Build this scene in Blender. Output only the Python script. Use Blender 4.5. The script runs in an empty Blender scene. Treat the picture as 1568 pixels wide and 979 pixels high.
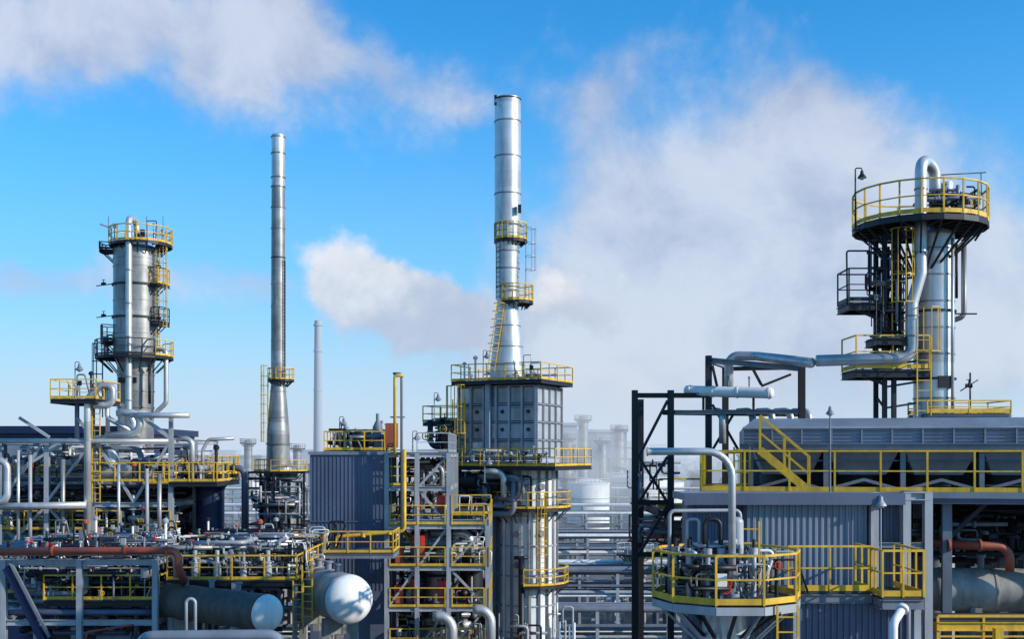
import bpy, math, random
from mathutils import Vector, Matrix
rnd = random.Random(7)
JR = random.Random(5)
F=1742.0; H=20.0; HOR=695.0
def Xp(px,D): return (px-784.0)/F*D
def Zp(py,D): return H+(HOR-py)/F*D
def Wp(px,py,D): return (Xp(px,D),D,Zp(py,D))
scene=bpy.context.scene
# ------------------------------------------------ materials
def new_mat(name,col,rough=0.5,metal=0.0,var=0.25,dirt=(0.08,0.06,0.045),streak=0.35,scale=1.0,bands=0.0,bump=0.0,bandh=1.15):
    m=bpy.data.materials.new(name); m.use_nodes=True
    nt=m.node_tree; N=nt.nodes; L=nt.links
    bs=N['Principled BSDF']
    tc=N.new('ShaderNodeTexCoord')
    mp=N.new('ShaderNodeMapping'); mp.inputs['Scale'].default_value=(1.6*scale,1.6*scale,0.28*scale)
    L.new(tc.outputs['Object'],mp.inputs['Vector'])
    n1=N.new('ShaderNodeTexNoise'); n1.inputs['Scale'].default_value=1.5; n1.inputs['Detail'].default_value=6; n1.inputs['Roughness'].default_value=0.65
    L.new(mp.outputs[0],n1.inputs['Vector'])
    r1=N.new('ShaderNodeValToRGB'); r1.color_ramp.elements[0].position=0.46; r1.color_ramp.elements[1].position=0.74
    L.new(n1.outputs['Fac'],r1.inputs['Fac'])
    n2=N.new('ShaderNodeTexNoise'); n2.inputs['Scale'].default_value=0.9*scale; n2.inputs['Detail'].default_value=4
    L.new(tc.outputs['Object'],n2.inputs['Vector'])
    mr=N.new('ShaderNodeMapRange'); mr.inputs[1].default_value=0.3; mr.inputs[2].default_value=0.7
    mr.inputs[3].default_value=1-var; mr.inputs[4].default_value=1+var*0.5
    L.new(n2.outputs['Fac'],mr.inputs[0])
    val=mr.outputs[0]
    if bands>0:
        sx=N.new('ShaderNodeSeparateXYZ'); L.new(tc.outputs['Object'],sx.inputs[0])
        dv=N.new('ShaderNodeMath'); dv.operation='DIVIDE'; dv.inputs[1].default_value=bandh; L.new(sx.outputs[2],dv.inputs[0])
        fl=N.new('ShaderNodeMath'); fl.operation='FLOOR'; L.new(dv.outputs[0],fl.inputs[0])
        wn=N.new('ShaderNodeTexWhiteNoise'); wn.noise_dimensions='1D'; L.new(fl.outputs[0],wn.inputs['W'])
        m2=N.new('ShaderNodeMapRange'); m2.inputs[3].default_value=1-bands; m2.inputs[4].default_value=1.0
        L.new(wn.outputs['Value'],m2.inputs[0])
        mu=N.new('ShaderNodeMath'); mu.operation='MULTIPLY'; L.new(val,mu.inputs[0]); L.new(m2.outputs[0],mu.inputs[1]); val=mu.outputs[0]
    vm=N.new('ShaderNodeVectorMath'); vm.operation='SCALE'; vm.inputs[0].default_value=col; L.new(val,vm.inputs['Scale'])
    mx=N.new('ShaderNodeMix'); mx.data_type='RGBA'
    sm=N.new('ShaderNodeMath'); sm.operation='MULTIPLY'; sm.inputs[1].default_value=streak; L.new(r1.outputs[0],sm.inputs[0])
    L.new(sm.outputs[0],mx.inputs[0]); L.new(vm.outputs[0],mx.inputs[6]); mx.inputs[7].default_value=(*dirt,1)
    L.new(mx.outputs[2],bs.inputs['Base Color'])
    bs.inputs['Metallic'].default_value=metal
    m3=N.new('ShaderNodeMapRange'); m3.inputs[3].default_value=max(0.05,rough-0.12); m3.inputs[4].default_value=min(1,rough+0.15)
    L.new(n1.outputs['Fac'],m3.inputs[0]); L.new(m3.outputs[0],bs.inputs['Roughness'])
    if bump>0:
        bp=N.new('ShaderNodeBump'); bp.inputs['Strength'].default_value=bump; bp.inputs['Distance'].default_value=0.05
        L.new(n2.outputs['Fac'],bp.inputs['Height']); L.new(bp.outputs[0],bs.inputs['Normal'])
    return m
ALU=new_mat('aluminium_cladding',(0.66,0.66,0.66),0.38,0.55,0.16,(0.22,0.20,0.17),0.5,1.0,0.28,0.25)
ALUD=new_mat('weathered_cladding',(0.35,0.35,0.345),0.42,0.5,0.28,(0.10,0.09,0.07),0.65,1.0,0.32,0.2)
WHITE=new_mat('white_paint',(0.76,0.76,0.74),0.45,0.0,0.12,(0.30,0.24,0.17),0.35,0.8)
CREAM=new_mat('dirty_tank_paint',(0.38,0.36,0.32),0.5,0.1,0.25,(0.11,0.075,0.05),0.8,0.9)
TANKD=new_mat('soiled_insulation',(0.11,0.095,0.08),0.6,0.1,0.3,(0.04,0.03,0.025),0.8,0.9)
STEEL=new_mat('grey_painted_steel',(0.19,0.21,0.25),0.5,0.1,0.2,(0.09,0.065,0.05),0.45)
STEELL=new_mat('light_painted_steel',(0.37,0.39,0.42),0.5,0.1,0.2,(0.15,0.11,0.08),0.4)
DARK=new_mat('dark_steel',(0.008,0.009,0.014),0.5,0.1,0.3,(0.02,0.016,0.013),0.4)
NAVY=new_mat('navy_cladding',(0.006,0.018,0.07),0.45,0.1,0.2,(0.015,0.015,0.02),0.3)
YEL=new_mat('yellow_paint',(0.72,0.43,0.025),0.55,0.0,0.25,(0.16,0.085,0.03),0.5,2.0)
ORED=new_mat('red_oxide_paint',(0.38,0.085,0.045),0.5,0.0,0.25,(0.10,0.045,0.03),0.5)
RED=new_mat('signal_red_paint',(0.68,0.045,0.02),0.5,0.0,0.2)
GRATE=new_mat('grating',(0.05,0.053,0.056),0.6,0.3,0.3)
PANEL=new_mat('bluegrey_panel',(0.10,0.122,0.19),0.42,0.1,0.15,(0.05,0.05,0.06),0.4,0.6)
PANELL=new_mat('light_bluegrey_panel',(0.20,0.235,0.29),0.42,0.1,0.18,(0.10,0.095,0.09),0.45,0.6)
CONC=new_mat('concrete',(0.26,0.25,0.23),0.9,0.0,0.3,(0.10,0.09,0.08),0.5)
FAR1=new_mat('far_hazed_render',(0.30,0.34,0.39),0.9,0.0,0.25,(0.16,0.18,0.21),0.4,0.02)  # pale wall colour with aerial haze mixed in
FAR2=new_mat('far_hazed_blue',(0.12,0.19,0.28),0.8,0.0,0.2,(0.12,0.15,0.18),0.4,0.02)  # far blue with the paling of distance haze mixed in
TREE=new_mat('bare_tree_mass',(0.08,0.075,0.07),0.95,0.0,0.4,(0.04,0.04,0.04),0.5,0.1)
GLASS=new_mat('lamp_glass',(0.5,0.52,0.55),0.2,0.0,0.1)
def haze_glow_mat(name,dens,col):
    m=bpy.data.materials.new(name); m.use_nodes=True; nt=m.node_tree; nt.nodes.clear()
    o=nt.nodes.new('ShaderNodeOutputMaterial'); ad=nt.nodes.new('ShaderNodeAddShader'); ab=nt.nodes.new('ShaderNodeVolumeAbsorption'); em=nt.nodes.new('ShaderNodeEmission')
    ab.inputs['Color'].default_value=(0,0,0,1); ab.inputs['Density'].default_value=dens
    em.inputs['Color'].default_value=(*col,1); em.inputs['Strength'].default_value=dens  # volume's own glow stands in for scattered light
    nt.links.new(ab.outputs[0],ad.inputs[0]); nt.links.new(em.outputs[0],ad.inputs[1]); nt.links.new(ad.outputs[0],o.inputs['Volume']); return m

# ------------------------------------------------ builder
class B:
    def __init__(s,name,origin=(0,0,0),yaw=0.0,pivot=None):
        s.name=name; s.v=[]; s.f=[]; s.m=[]; s.s=[]; s.mats=[]
        s.M=Matrix.Translation(origin)@Matrix.Rotation(yaw,4,'Z')
        if pivot: s.M=Matrix.Translation(pivot)@Matrix.Rotation(yaw,4,'Z')@Matrix.Translation((-pivot[0],-pivot[1],0))
    def add(s,vs,fs,mat,smooth=False):
        if mat not in s.mats: s.mats.append(mat)
        k=s.mats.index(mat); o=len(s.v)
        for p in vs: s.v.append(tuple(s.M@Vector(p)))
        for f in fs:
            s.f.append(tuple(i+o for i in f)); s.m.append(k); s.s.append(smooth)
    def box(s,x0,x1,y0,y1,z0,z1,mat):
        vs=[(x0,y0,z0),(x1,y0,z0),(x1,y1,z0),(x0,y1,z0),(x0,y0,z1),(x1,y0,z1),(x1,y1,z1),(x0,y1,z1)]
        s.add(vs,[(0,3,2,1),(4,5,6,7),(0,1,5,4),(1,2,6,5),(2,3,7,6),(3,0,4,7)],mat)
    def _fr(s,p0,p1):
        d=(Vector(p1)-Vector(p0)); d.normalize()
        up=Vector((0,0,1)) if abs(d.z)<0.95 else Vector((0,1,0))
        a=d.cross(up).normalized(); b=a.cross(d).normalized()
        return d,a,b
    def beam(s,p0,p1,w,mat,h=None):
        h=h or w; p0=Vector(p0);p1=Vector(p1)
        if (p1-p0).length<1e-4: return
        w*=JR.uniform(.96,1.04); h*=JR.uniform(.96,1.04)
        d,a,b=s._fr(p0,p1); a=a*w/2; b=b*h/2
        vs=[p0-a-b,p0+a-b,p0+a+b,p0-a+b,p1-a-b,p1+a-b,p1+a+b,p1-a+b]
        s.add(vs,[(0,1,2,3),(4,7,6,5),(0,4,5,1),(1,5,6,2),(2,6,7,3),(3,7,4,0)],mat)
    def hb(s,p0,p1,w,mat,h=None):
        h=h or w; w*=JR.uniform(.97,1.03); h*=JR.uniform(.97,1.03); t=min(w,h)*0.14; p0=Vector(p0);p1=Vector(p1)
        d,a,b=s._fr(p0,p1)
        W=w/2;Hh=h/2
        pr=[(-W,-Hh),(W,-Hh),(W,-Hh+t),(t/2,-Hh+t),(t/2,Hh-t),(W,Hh-t),(W,Hh),(-W,Hh),(-W,Hh-t),(-t/2,Hh-t),(-t/2,-Hh+t),(-W,-Hh+t)]
        vs=[p0+a*x+b*y for x,y in pr]+[p1+a*x+b*y for x,y in pr]
        fs=[(i,i+12,(i+1)%12+12,(i+1)%12) for i in range(12)]
        fs+= [(0,1,2,3,10,11),(3,4,9,10),(4,5,6,7,8,9)]
        fs+= [tuple(i+12 for i in q[::-1]) for q in [(0,1,2,3,10,11),(3,4,9,10),(4,5,6,7,8,9)]]
        s.add(vs,fs,mat)
    def lathe(s,p0,axis,prof,mat,seg=32):
        p0=Vector(p0); d=Vector(axis).normalized()
        _,a,b=s._fr((0,0,0),d)
        for (r0,t0),(r1,t1) in zip(prof[:-1],prof[1:]):
            vs=[]
            for r,t in ((r0,t0),(r1,t1)):
                for i in range(seg):
                    an=2*math.pi*i/seg
                    vs.append(p0+d*t+a*(r*math.cos(an))+b*(r*math.sin(an)))
            s.add(vs,[(i,(i+1)%seg,(i+1)%seg+seg,i+seg) for i in range(seg)],mat,True)
    def sheet(s,p0,axis,prof,mat,seg=32):
        p0=Vector(p0); d=Vector(axis).normalized(); _,a,b=s._fr((0,0,0),d); vs=[];fs=[]
        for r,t in prof:
            for i in range(seg):
                an=2*math.pi*i/seg; vs.append(p0+d*t+a*(r*math.cos(an))+b*(r*math.sin(an)))
        for j in range(len(prof)-1):
            for i in range(seg): fs.append((j*seg+i,j*seg+(i+1)%seg,(j+1)*seg+(i+1)%seg,(j+1)*seg+i))
        s.add(vs,fs,mat,True)
    def cyl(s,p0,p1,r,mat,r1=None,seg=12):
        r1=r if r1 is None else r1
        L=(Vector(p1)-Vector(p0)).length
        if L<1e-5: return
        s.lathe(p0,Vector(p1)-Vector(p0),[(0.0005,0),(r,0),(r1,L),(0.0005,L)],mat,seg)
    def tube(s,pts,r,mat,bend=None,seg=10,closed=False):
        pts=[Vector(p) for p in pts]; bend=bend if bend is not None else r*2.6
        path=[pts[0]]
        for i in range(1,len(pts)-1):
            a,c,b=pts[i-1],pts[i],pts[i+1]
            u=(a-c);w=(b-c); lu=u.length;lw=w.length
            if lu<1e-5 or lw<1e-5: continue
            u/=lu;w/=lw
            ang=u.angle(w)
            if ang>3.1 or ang<0.1: continue
            t=min(bend/math.tan(ang/2),lu*0.49 if i>1 else lu*0.95,lw*0.49 if i<len(pts)-2 else lw*0.95)
            q0=c+u*t;q1=c+w*t
            n=6 if r>0.06 else 4
            cen=c+(u+w).normalized()*(t/math.cos(ang/2))
            v0=q0-cen;v1=q1-cen
            th=math.pi-ang
            for k in range(n+1):
                f=k/n
                path.append(cen+(v0*math.sin((1-f)*th)+v1*math.sin(f*th))/math.sin(th))
        path.append(pts[-1])
        n=len(path); d=(path[1]-path[0]).normalized()
        up=Vector((0,0,1)) if abs(d.z)<0.95 else Vector((0,1,0))
        a=d.cross(up).normalized()
        vs=[]
        for i,p in enumerate(path):
            if i==0: t=path[1]-path[0]
            elif i==n-1: t=path[-1]-path[-2]
            else: t=(path[i+1]-path[i]).normalized()+(path[i]-path[i-1]).normalized()
            if t.length<1e-6: t=path[i]-path[i-1]
            t.normalize()
            a=(a-t*a.dot(t)).normalized(); b=t.cross(a)
            for k in range(seg):
                an=2*math.pi*k/seg
                vs.append(p+a*(r*math.cos(an))+b*(r*math.sin(an)))
        fs=[]
        for i in range(n-1):
            for k in range(seg):
                fs.append((i*seg+k,i*seg+(k+1)%seg,(i+1)*seg+(k+1)%seg,(i+1)*seg+k))
        fs.append(tuple(range(seg))[::-1]); fs.append(tuple((n-1)*seg+k for k in range(seg)))
        s.add(vs,fs,mat,True)
    def flange(s,p,axis,r,mat):
        d=Vector(axis).normalized()*0.04
        s.cyl(Vector(p)-d,Vector(p)+d,r,mat,seg=14)
    def ringp(s,c,axis,R,r,mat,n=14):
        d=Vector(axis).normalized(); _,a,b=s._fr((0,0,0),d); c=Vector(c)
        P=[c+a*R*math.cos(2*math.pi*i/n)+b*R*math.sin(2*math.pi*i/n) for i in range(n)]
        for i in range(n): s.beam(P[i],P[(i+1)%n],r*2,mat)
    def valve(s,p,sz=0.2,mat=None,wheel=None,axis=(1,0,0),st=(0,0,1)):
        mat=mat or STEEL; wheel=wheel or DARK
        p=Vector(p);d=Vector(axis).normalized();st=Vector(st).normalized()
        s.cyl(p-d*sz,p-d*sz*0.7,sz*0.75,mat,seg=12); s.cyl(p+d*sz*0.7,p+d*sz,sz*0.75,mat,seg=12)
        s.lathe(p-d*sz*0.7,d,[(sz*.35,0),(sz*.62,sz*.5),(sz*.62,sz*.9),(sz*.35,sz*1.4)],mat,12)
        s.cyl(p,p+st*sz*2.0,sz*0.18,mat,seg=8); s.cyl(p+st*sz*0.5,p+st*sz*0.9,sz*0.42,mat,seg=10)
        s.ringp(p+st*sz*2,st,sz*0.75,sz*0.08,wheel,10)
        _,a,b=s._fr((0,0,0),st)
        s.beam(p+st*sz*2-a*sz*.75,p+st*sz*2+a*sz*.75,sz*.1,wheel); s.beam(p+st*sz*2-b*sz*.75,p+st*sz*2+b*sz*.75,sz*.1,wheel)
    def rail(s,pts,h=1.1,r=0.03,mat=None,sp=1.3,toe=True,closed=False):
        mat=mat or YEL
        pts=[Vector(p) for p in pts]
        if closed: pts.append(pts[0])
        up=Vector((0,0,1)); K=len(pts)-1
        for j,(a,b) in enumerate(zip(pts[:-1],pts[1:])):
            L=(b-a).length
            if L<0.02: continue
            n=max(1,round(L/sp))
            for i in range(n+(1 if (j==K-1 and not closed) else 0)):
                p=a.lerp(b,i/n); s.beam(p,p+up*h,r*2.0,mat)
            s.beam(a+up*h,b+up*h,r*2.1,mat); s.beam(a+up*h*.52,b+up*h*.52,r*1.5,mat)
            if toe: s.beam(a+up*0.09,b+up*0.09,0.014,mat,h=0.14)
    def ladder(s,x,y,z0,z1,ang,cage=True,mat=None,w=0.45,r=0.025):
        mat=mat or YEL
        o=Vector((math.cos(ang),math.sin(ang),0)); t=Vector((-o.y,o.x,0)); c=Vector((x,y,0))
        for sg in (-1,1): s.beam(c+t*sg*w/2+Vector((0,0,z0)),c+t*sg*w/2+Vector((0,0,z1)),r*2.2,mat)
        z=z0+0.2
        while z<z1: s.beam(c-t*w/2+Vector((0,0,z)),c+t*w/2+Vector((0,0,z)),r*1.4,mat); z+=0.33
        if cage and z1-z0>2.5:
            R=0.38; K=7
            def hp(i,z): 
                an=-math.pi/2*1.25+math.pi*1.25*i/(K-1)
                return c+o*(0.3+R*math.cos(an))+t*(R*math.sin(an))+Vector((0,0,z))
            z=z0+2.1
            zs=[]
            while z<=z1+0.01: zs.append(z); z+=0.9
            zs.append(z1+0.9)
            for zz in zs:
                P=[c-t*w/2+Vector((0,0,zz))]+[hp(i,zz) for i in range(K)]+[c+t*w/2+Vector((0,0,zz))]
                for a,b in zip(P[:-1],P[1:]): s.beam(a,b,r*1.5,mat)
            for i in range(1,K-1): s.beam(hp(i,zs[0]),hp(i,zs[-1]),r*1.4,mat)
    def ringplat(s,cx,cy,z,ri,ro,a0=0,a1=360,railmat=None,deck=None,sup=None,h=1.1,n=None,toe=True,r=0.03,br=True,fascia=.18):
        deck=deck or GRATE; sup=sup or DARK
        full=abs(a1-a0)>=359
        n=n or max(3,int(abs(a1-a0)/20))
        A=[math.radians(a0+(a1-a0)*i/n) for i in range(n+1)]
        P=lambda R,an,zz:(cx+R*math.cos(an),cy+R*math.sin(an),zz)
        for i in range(n):
            a,b=A[i],A[i+1]
            vs=[P(ri,a,z-.05),P(ro,a,z-.05),P(ro,b,z-.05),P(ri,b,z-.05),P(ri,a,z),P(ro,a,z),P(ro,b,z),P(ri,b,z)]
            s.add(vs,[(0,3,2,1),(4,5,6,7),(0,1,5,4),(2,3,7,6)],deck)
            s.beam(P(ro,a,z-.12),P(ro,b,z-.12),0.05,sup,h=fascia)
            if br:
                s.beam(P(ri,a,z-.12),P(ro,a,z-.12),0.06,sup,h=.12)
                s.beam(P(ri,a,z-.12-(ro-ri)*.9),P(ro-.1,a,z-.15),0.06,sup)
        pts=[P(ro,a,z) for a in A]
        if full: pts=pts[:-1]
        else: pts=[P(ri,A[0],z)]+pts+[P(ri,A[-1],z)]
        s.rail(pts,h=h,mat=railmat,closed=full,toe=toe,r=r,sp=1.6)
    def stair(s,p0,p1,wdir,w=0.8,mat=None,tread=None):
        mat=mat or YEL; tread=tread or GRATE
        p0=Vector(p0);p1=Vector(p1);wd=Vector(wdir).normalized()*w
        for o in (Vector((0,0,0)),wd):
            s.beam(p0+o,p1+o,0.06,mat,h=0.22)
            u=Vector((0,0,1.0)); s.beam(p0+o+u,p1+o+u,0.055,mat); s.beam(p0+o+u*.5,p1+o+u*.5,0.04,mat)
            n=max(2,int((p1-p0).length/1.1))
            for i in range(n+1):
                q=p0.lerp(p1,i/n)+o; s.beam(q,q+u,0.05,mat)
        n=int(abs(p1.z-p0.z)/0.22)
        d=(p1-p0); d.z=0; d.normalize()
        for i in range(1,n):
            q=p0.lerp(p1,i/n); s.beam(q+wd*.04,q+wd*.96,0.24,tread,h=0.03)
    def deck(s,x0,x1,y0,y1,z,sup=None,rail='',mat=None,railmat=None,h=1.1,r=.03,sp=1.3):
        sup=sup or STEEL
        s.box(x0,x1,y0,y1,z-.05,z,mat or GRATE)
        for (a,b) in (((x0,y0),(x1,y0)),((x1,y0),(x1,y1)),((x1,y1),(x0,y1)),((x0,y1),(x0,y0))):
            s.hb((a[0],a[1],z-.17),(b[0],b[1],z-.17),0.12,sup,h=.22)
        n=max(1,int((x1-x0)/1.5))
        for i in range(1,n): 
            x=x0+(x1-x0)*i/n; s.hb((x,y0+.08,z-.16),(x,y1-.08,z-.16),0.1,sup,h=.18)
        k={'f':((x0,y0),(x1,y0)),'r':((x1,y0),(x1,y1)),'b':((x1,y1),(x0,y1)),'l':((x0,y1),(x0,y0))}
        for c in rail:
            a,b=k[c]; s.rail([(a[0],a[1],z),(b[0],b[1],z)],mat=railmat,h=h,r=r,sp=sp)
    def frame(s,xs,ys,zs,w=0.25,mat=None,zb=0.0):
        mat=mat or STEEL
        for x in xs:
            for y in ys: s.hb((x,y,zb),(x,y,zs[-1]),w,mat)
        for z in zs:
            for y in ys:
                for a,b in zip(xs[:-1],xs[1:]): s.hb((a+w/2,y,z-w/2),(b-w/2,y,z-w/2),w*.8,mat,h=w)
            for x in xs:
                for a,b in zip(ys[:-1],ys[1:]): s.hb((x,a+w/2,z-w/2),(x,b-w/2,z-w/2),w*.8,mat,h=w*.98)
    def clutter(s,x0,x1,y0,y1,z0,z1,n,mats=None,rs=(0.04,0.06,0.09,0.13),valves=0.4,seed=0,vert=0.4):
        R=random.Random(seed); mats=mats or [ALU,STEEL,STEELL,DARK,ALUD,STEEL]
        lo=(x0,y0,min(z0,z1));hi=(x1,y1,max(z0,z1))
        for i in range(n):
            r=R.choice(rs); m=R.choice(mats)
            p=[R.uniform(lo[k],hi[k]) for k in range(3)]
            pts=[tuple(p)]; last=-1
            for k in range(R.randint(2,4)):
                ax=R.choice([0,2,2,1,0]) if R.random()>vert else 2
                if ax==last: ax=(ax+1)%3
                q=list(pts[-1]); q[ax]=R.uniform(lo[ax],hi[ax])
                if abs(q[ax]-pts[-1][ax])<r*6: continue
                last=ax
                pts.append(tuple(q))
            if len(pts)<2: continue
            s.tube(pts,r,m,seg=8)
            for a,b in zip(pts[:-1],pts[1:]):
                v=Vector(b)-Vector(a)
                if v.length>1.0:
                    c=Vector(a).lerp(Vector(b),R.uniform(.3,.7))
                    if R.random()<.5: s.flange(c,v,r*1.8,m)
                    if R.random()<valves:
                        st=(0,0,1) if abs(v.z)<.1 else (0,-1,0)
                        s.valve(c,max(.09,r*1.7),R.choice([STEEL,DARK,STEELL,WHITE]),R.choice([DARK,RED,YEL,DARK,DARK]),axis=v,st=st)
    def gear(s,x0,x1,y0,y1,z,n,seed=0,sc=1.0):
        R=random.Random(seed)
        for i in range(n):
            x=R.uniform(x0,x1);y=R.uniform(y0,y1);t=R.random();m=R.choice([STEELL,WHITE,ALU,DARK,DARK,STEEL,DARK])
            h=R.uniform(.5,1.7)*sc
            if t<.3:
                r=R.uniform(.07,.16)*sc; s.cyl((x,y,z),(x,y,z+h),r*.5,m,seg=10); s.lathe((x,y,z+h),(0,0,1),[(r*.5,0),(r,.03),(r*1.1,r),(r*.6,r*1.6),(.001,r*1.8)],R.choice([STEELL,STEEL,DARK,DARK,ALU,ORED]),12)
            elif t<.5:
                w=R.uniform(.15,.35)*sc; s.beam((x,y,z),(x,y,z+h*.6),.05,STEEL); s.box(x-w/2,x+w/2,y-w/3,y+w/3,z+h*.6,z+h*.6+w*1.4,m); s.box(x-w/2+.02,x+w/2-.02,y-w/3-.012,y-w/3+.002,z+h*.6+.03,z+h*.6+w*1.37,m)
            elif t<.75:
                s.valve((x,y,z+h*.6),R.uniform(.1,.2)*sc,m,R.choice([DARK,YEL,RED,DARK]),axis=(0,0,1),st=(R.choice((-1,0,1)),-1,0)); s.cyl((x,y,z),(x,y,z+h*.5),.06*sc,m,seg=8)
            else:
                s.tube([(x,y,z),(x,y,z+h),(x+R.uniform(.3,1),y,z+h),(x+R.uniform(.3,1),y,z)],R.uniform(.025,.06)*sc,m,seg=7)
    def build(s):
        me=bpy.data.meshes.new(s.name); me.from_pydata(s.v,[],s.f)
        for m in s.mats: me.materials.append(m)
        me.polygons.foreach_set('material_index',s.m); me.polygons.foreach_set('use_smooth',s.s)
        me.update()
        import bmesh
        bm=bmesh.new(); bm.from_mesh(me); bmesh.ops.recalc_face_normals(bm,faces=bm.faces); bm.to_mesh(me); bm.free()
        o=bpy.data.objects.new(s.name,me); scene.collection.objects.link(o); return o
def lamp(name,x,y,z0,z1,mat=STEEL,arm=0.25,r=.035,sc=1.0):
    b=B(name); b.cyl((x,y,z0),(x,y,z1),r,mat,r1=r*.7,seg=8); b.box(x-.1,x+.1,y-.1,y+.1,z0,z0+.03,mat)
    if arm>.01: b.tube([(x,y,z1-.05),(x,y,z1+.05),(x+arm,y,z1+.05),(x+arm,y,z1-.05)],r*.6,mat,seg=6)
    b.lathe((x+arm,y,z1-.28*sc),(0,0,1),[(0.15*sc,0),(0.13*sc,.05*sc),(.06*sc,.14*sc),(.05*sc,.24*sc)],mat,14); b.lathe((x+arm,y,z1-.30*sc),(0,0,1),[(0.001,-.05*sc),(.08*sc,-.02*sc),(.11*sc,.03*sc)],GLASS,12)
    b.build()
def dome(R,Hh,t0,sgn=1,n=7):
    return [(max(.001,R*math.cos(a)),t0+sgn*Hh*math.sin(a)) for a in [math.pi/2*i/n for i in range(n+1)]]

# ================================================= GROUND
g=bpy.data.meshes.new('ground'); 
g.from_pydata([(-6000,-200,0),(6000,-200,0),(6000,9000,0),(-6000,9000,0)],[],[(0,1,2,3)])
go=bpy.data.objects.new('ground',g); scene.collection.objects.link(go)
GM=new_mat('yard_ground',(0.12,0.115,0.11),0.9,0.0,0.5,(0.05,0.047,0.043),0.6,0.12); g.materials.append(GM)

# ================================================= LEFT COLUMN
D=80; cx=Xp(208,D); b=B('distillation_column')
s=D/F; Z=lambda py:Zp(py,D)
R=33*s
b.lathe((cx,D,0),(0,0,1),[(R*.8,0),(R*.8,Z(700)),(R*.8,Z(640)),(R*.83,Z(556)),(R,Z(545)),(R,Z(384))]+dome(R,R*.35,Z(384)),ALUD,40)
for py in (398,410,436,462,487,512,535,575,600,625):
    rr=(R if py<545 else R*.83)+.03
    b.lathe((cx,D,Z(py)-.04),(0,0,1),[(rr-.02,0),(rr,0.01),(rr,.07),(rr-.02,.08)],ALUD,40)
for py in (437,487): 
    rr=R+.1; b.lathe((cx,D,Z(py)-.1),(0,0,1),[(rr-.12,0),(rr,0.01),(rr,.14),(rr-.12,.15)],DARK,40)
b.ringplat(cx+8*s,D,Z(375),R*.9,46*s,0,360)
b.ringplat(cx-2*s,D,Z(547),R*1.0,57*s,-40,60); b.ringplat(cx-2*s,D,Z(547),R*1.0,57*s,140,319,railmat=DARK,n=9)
b.ringplat(cx,D,Z(437),R,R+.75,-32,15); b.ringplat(cx,D,Z(497),R,R+.75,-30,10,railmat=DARK)
b.ringplat(cx,D,Z(524),R,R+.8,165,215,railmat=DARK); b.ringplat(cx,D,Z(384),R,R+.9,165,200,railmat=DARK,h=.5)
b.ladder(cx+R+.15,D-.4,Z(547),Z(378),-.3); b.ladder(cx-R-.5,D-.9,Z(640),Z(548),math.pi*1.1,mat=DARK)
px=cx+3*s
b.tube([(px+.1,D-.3,Z(384)+R*.3),(px,D-.3,Z(340)),(px,D-R-.35,Z(342)),(px,D-R-.35,Z(500)),(px,D-R-.35,Z(632)),(px+.35,D-R-.35,Z(650)),(px+.3,D-R-.35,Z(672)),(px-2.2,D-R-.35,Z(672))],.22,ALU,bend=.4,seg=16)
for py in (380,420,470,520,580,615): b.cyl((px,D-R-.35,Z(py)-.05),(px,D-R-.35,Z(py)+.05),.27,ALUD,seg=16); b.beam((px,D-R-.3,Z(py)),(px,D-R+.1,Z(py)),.12,DARK)
qx=Xp(257,D); b.tube([(cx+R*.7,D-.4,Z(535)),(qx,D-.4,Z(535)),(qx,D-.4,Z(618)),(qx-.5,D-.4,Z(628)),(qx-1,D-.4,Z(640))],.17,ALU,seg=12)
qx=Xp(238,D); b.tube([(qx,D-1.3,Z(560)),(qx,D-1.3,Z(620))],.1,DARK)
for dx in (-38,-8,20,45): 
    x=cx+dx*s; b.beam((x,D-.5,Z(375)),(x,D-.5,Z(375)+1.9),.04,STEEL)
b.beam((Xp(158,D),D-.6,Z(346)),(Xp(175,D),D-.6,Z(352)),.12,STEELL)
for py,dx in ((382,1),(412,1),(438,-1),(486,-1),(440,1),(490,1)):
    x0=cx+dx*R*.8; b.beam((x0,D-1,Z(py)),(x0+dx*1.2,D-1,Z(py)-.15),.06,DARK)
    b.valve((x0+dx*.7,D-1,Z(py)),.14,DARK,DARK)
b.gear(cx-1.2,cx+2,D-1.2,D,Z(375),7,seed=2); b.gear(cx-2.3,cx-1.6,D-.8,D+.5,Z(547),5,seed=4)
b.box(cx-R*.5,cx+R*.3,D-R*.83-.12,D-R*.6,Z(588),Z(580),DARK)
b.build()
# ================================================= chimney left
D=110; cx=Xp(426,D); s=D/F; Z=lambda py:Zp(py,D); b=B('steel_chimney')
r=lambda p:p*s
b.lathe((cx,D,0),(0,0,1),[(r(18),Z(715)),(r(17),Z(660)),(r(11),Z(590)),(r(10.5),Z(395)),(r(10),Z(286))],ALUD,28)
b.lathe((cx,D,0),(0,0,1),[(r(10),Z(286)),(r(10),Z(207)),(r(8.5),Z(206)),(r(8.5),Z(225))],ALU,28)
for py in (210,235,272,286,318,350,395,435,470,522,558,600,640,680):
    rr=r(11.2) if py<590 else r(11+ (py-590)*.085+.6)
    b.lathe((cx,D,Z(py)-.06),(0,0,1),[(rr-.05,0),(rr,.01),(rr,.11),(rr-.05,.12)],ALUD if py!=395 else DARK,28)
b.ringplat(cx+4*s,D,Z(582),r(10),r(20),0,360); b.ladder(cx-r(14),D-.5,Z(710),Z(575),math.pi*1.1)
b.ladder(cx+r(11),D-.3,Z(582),Z(400),0,cage=False,mat=DARK)
b.build()
b=B('cylindrical_heater'); b.lathe((cx+4*s,D,0),(0,0,1),[(r(30),0),(r(30),Z(740)),(r(22),Z(716)),(r(17),Z(712))],ALUD,32)
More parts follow.
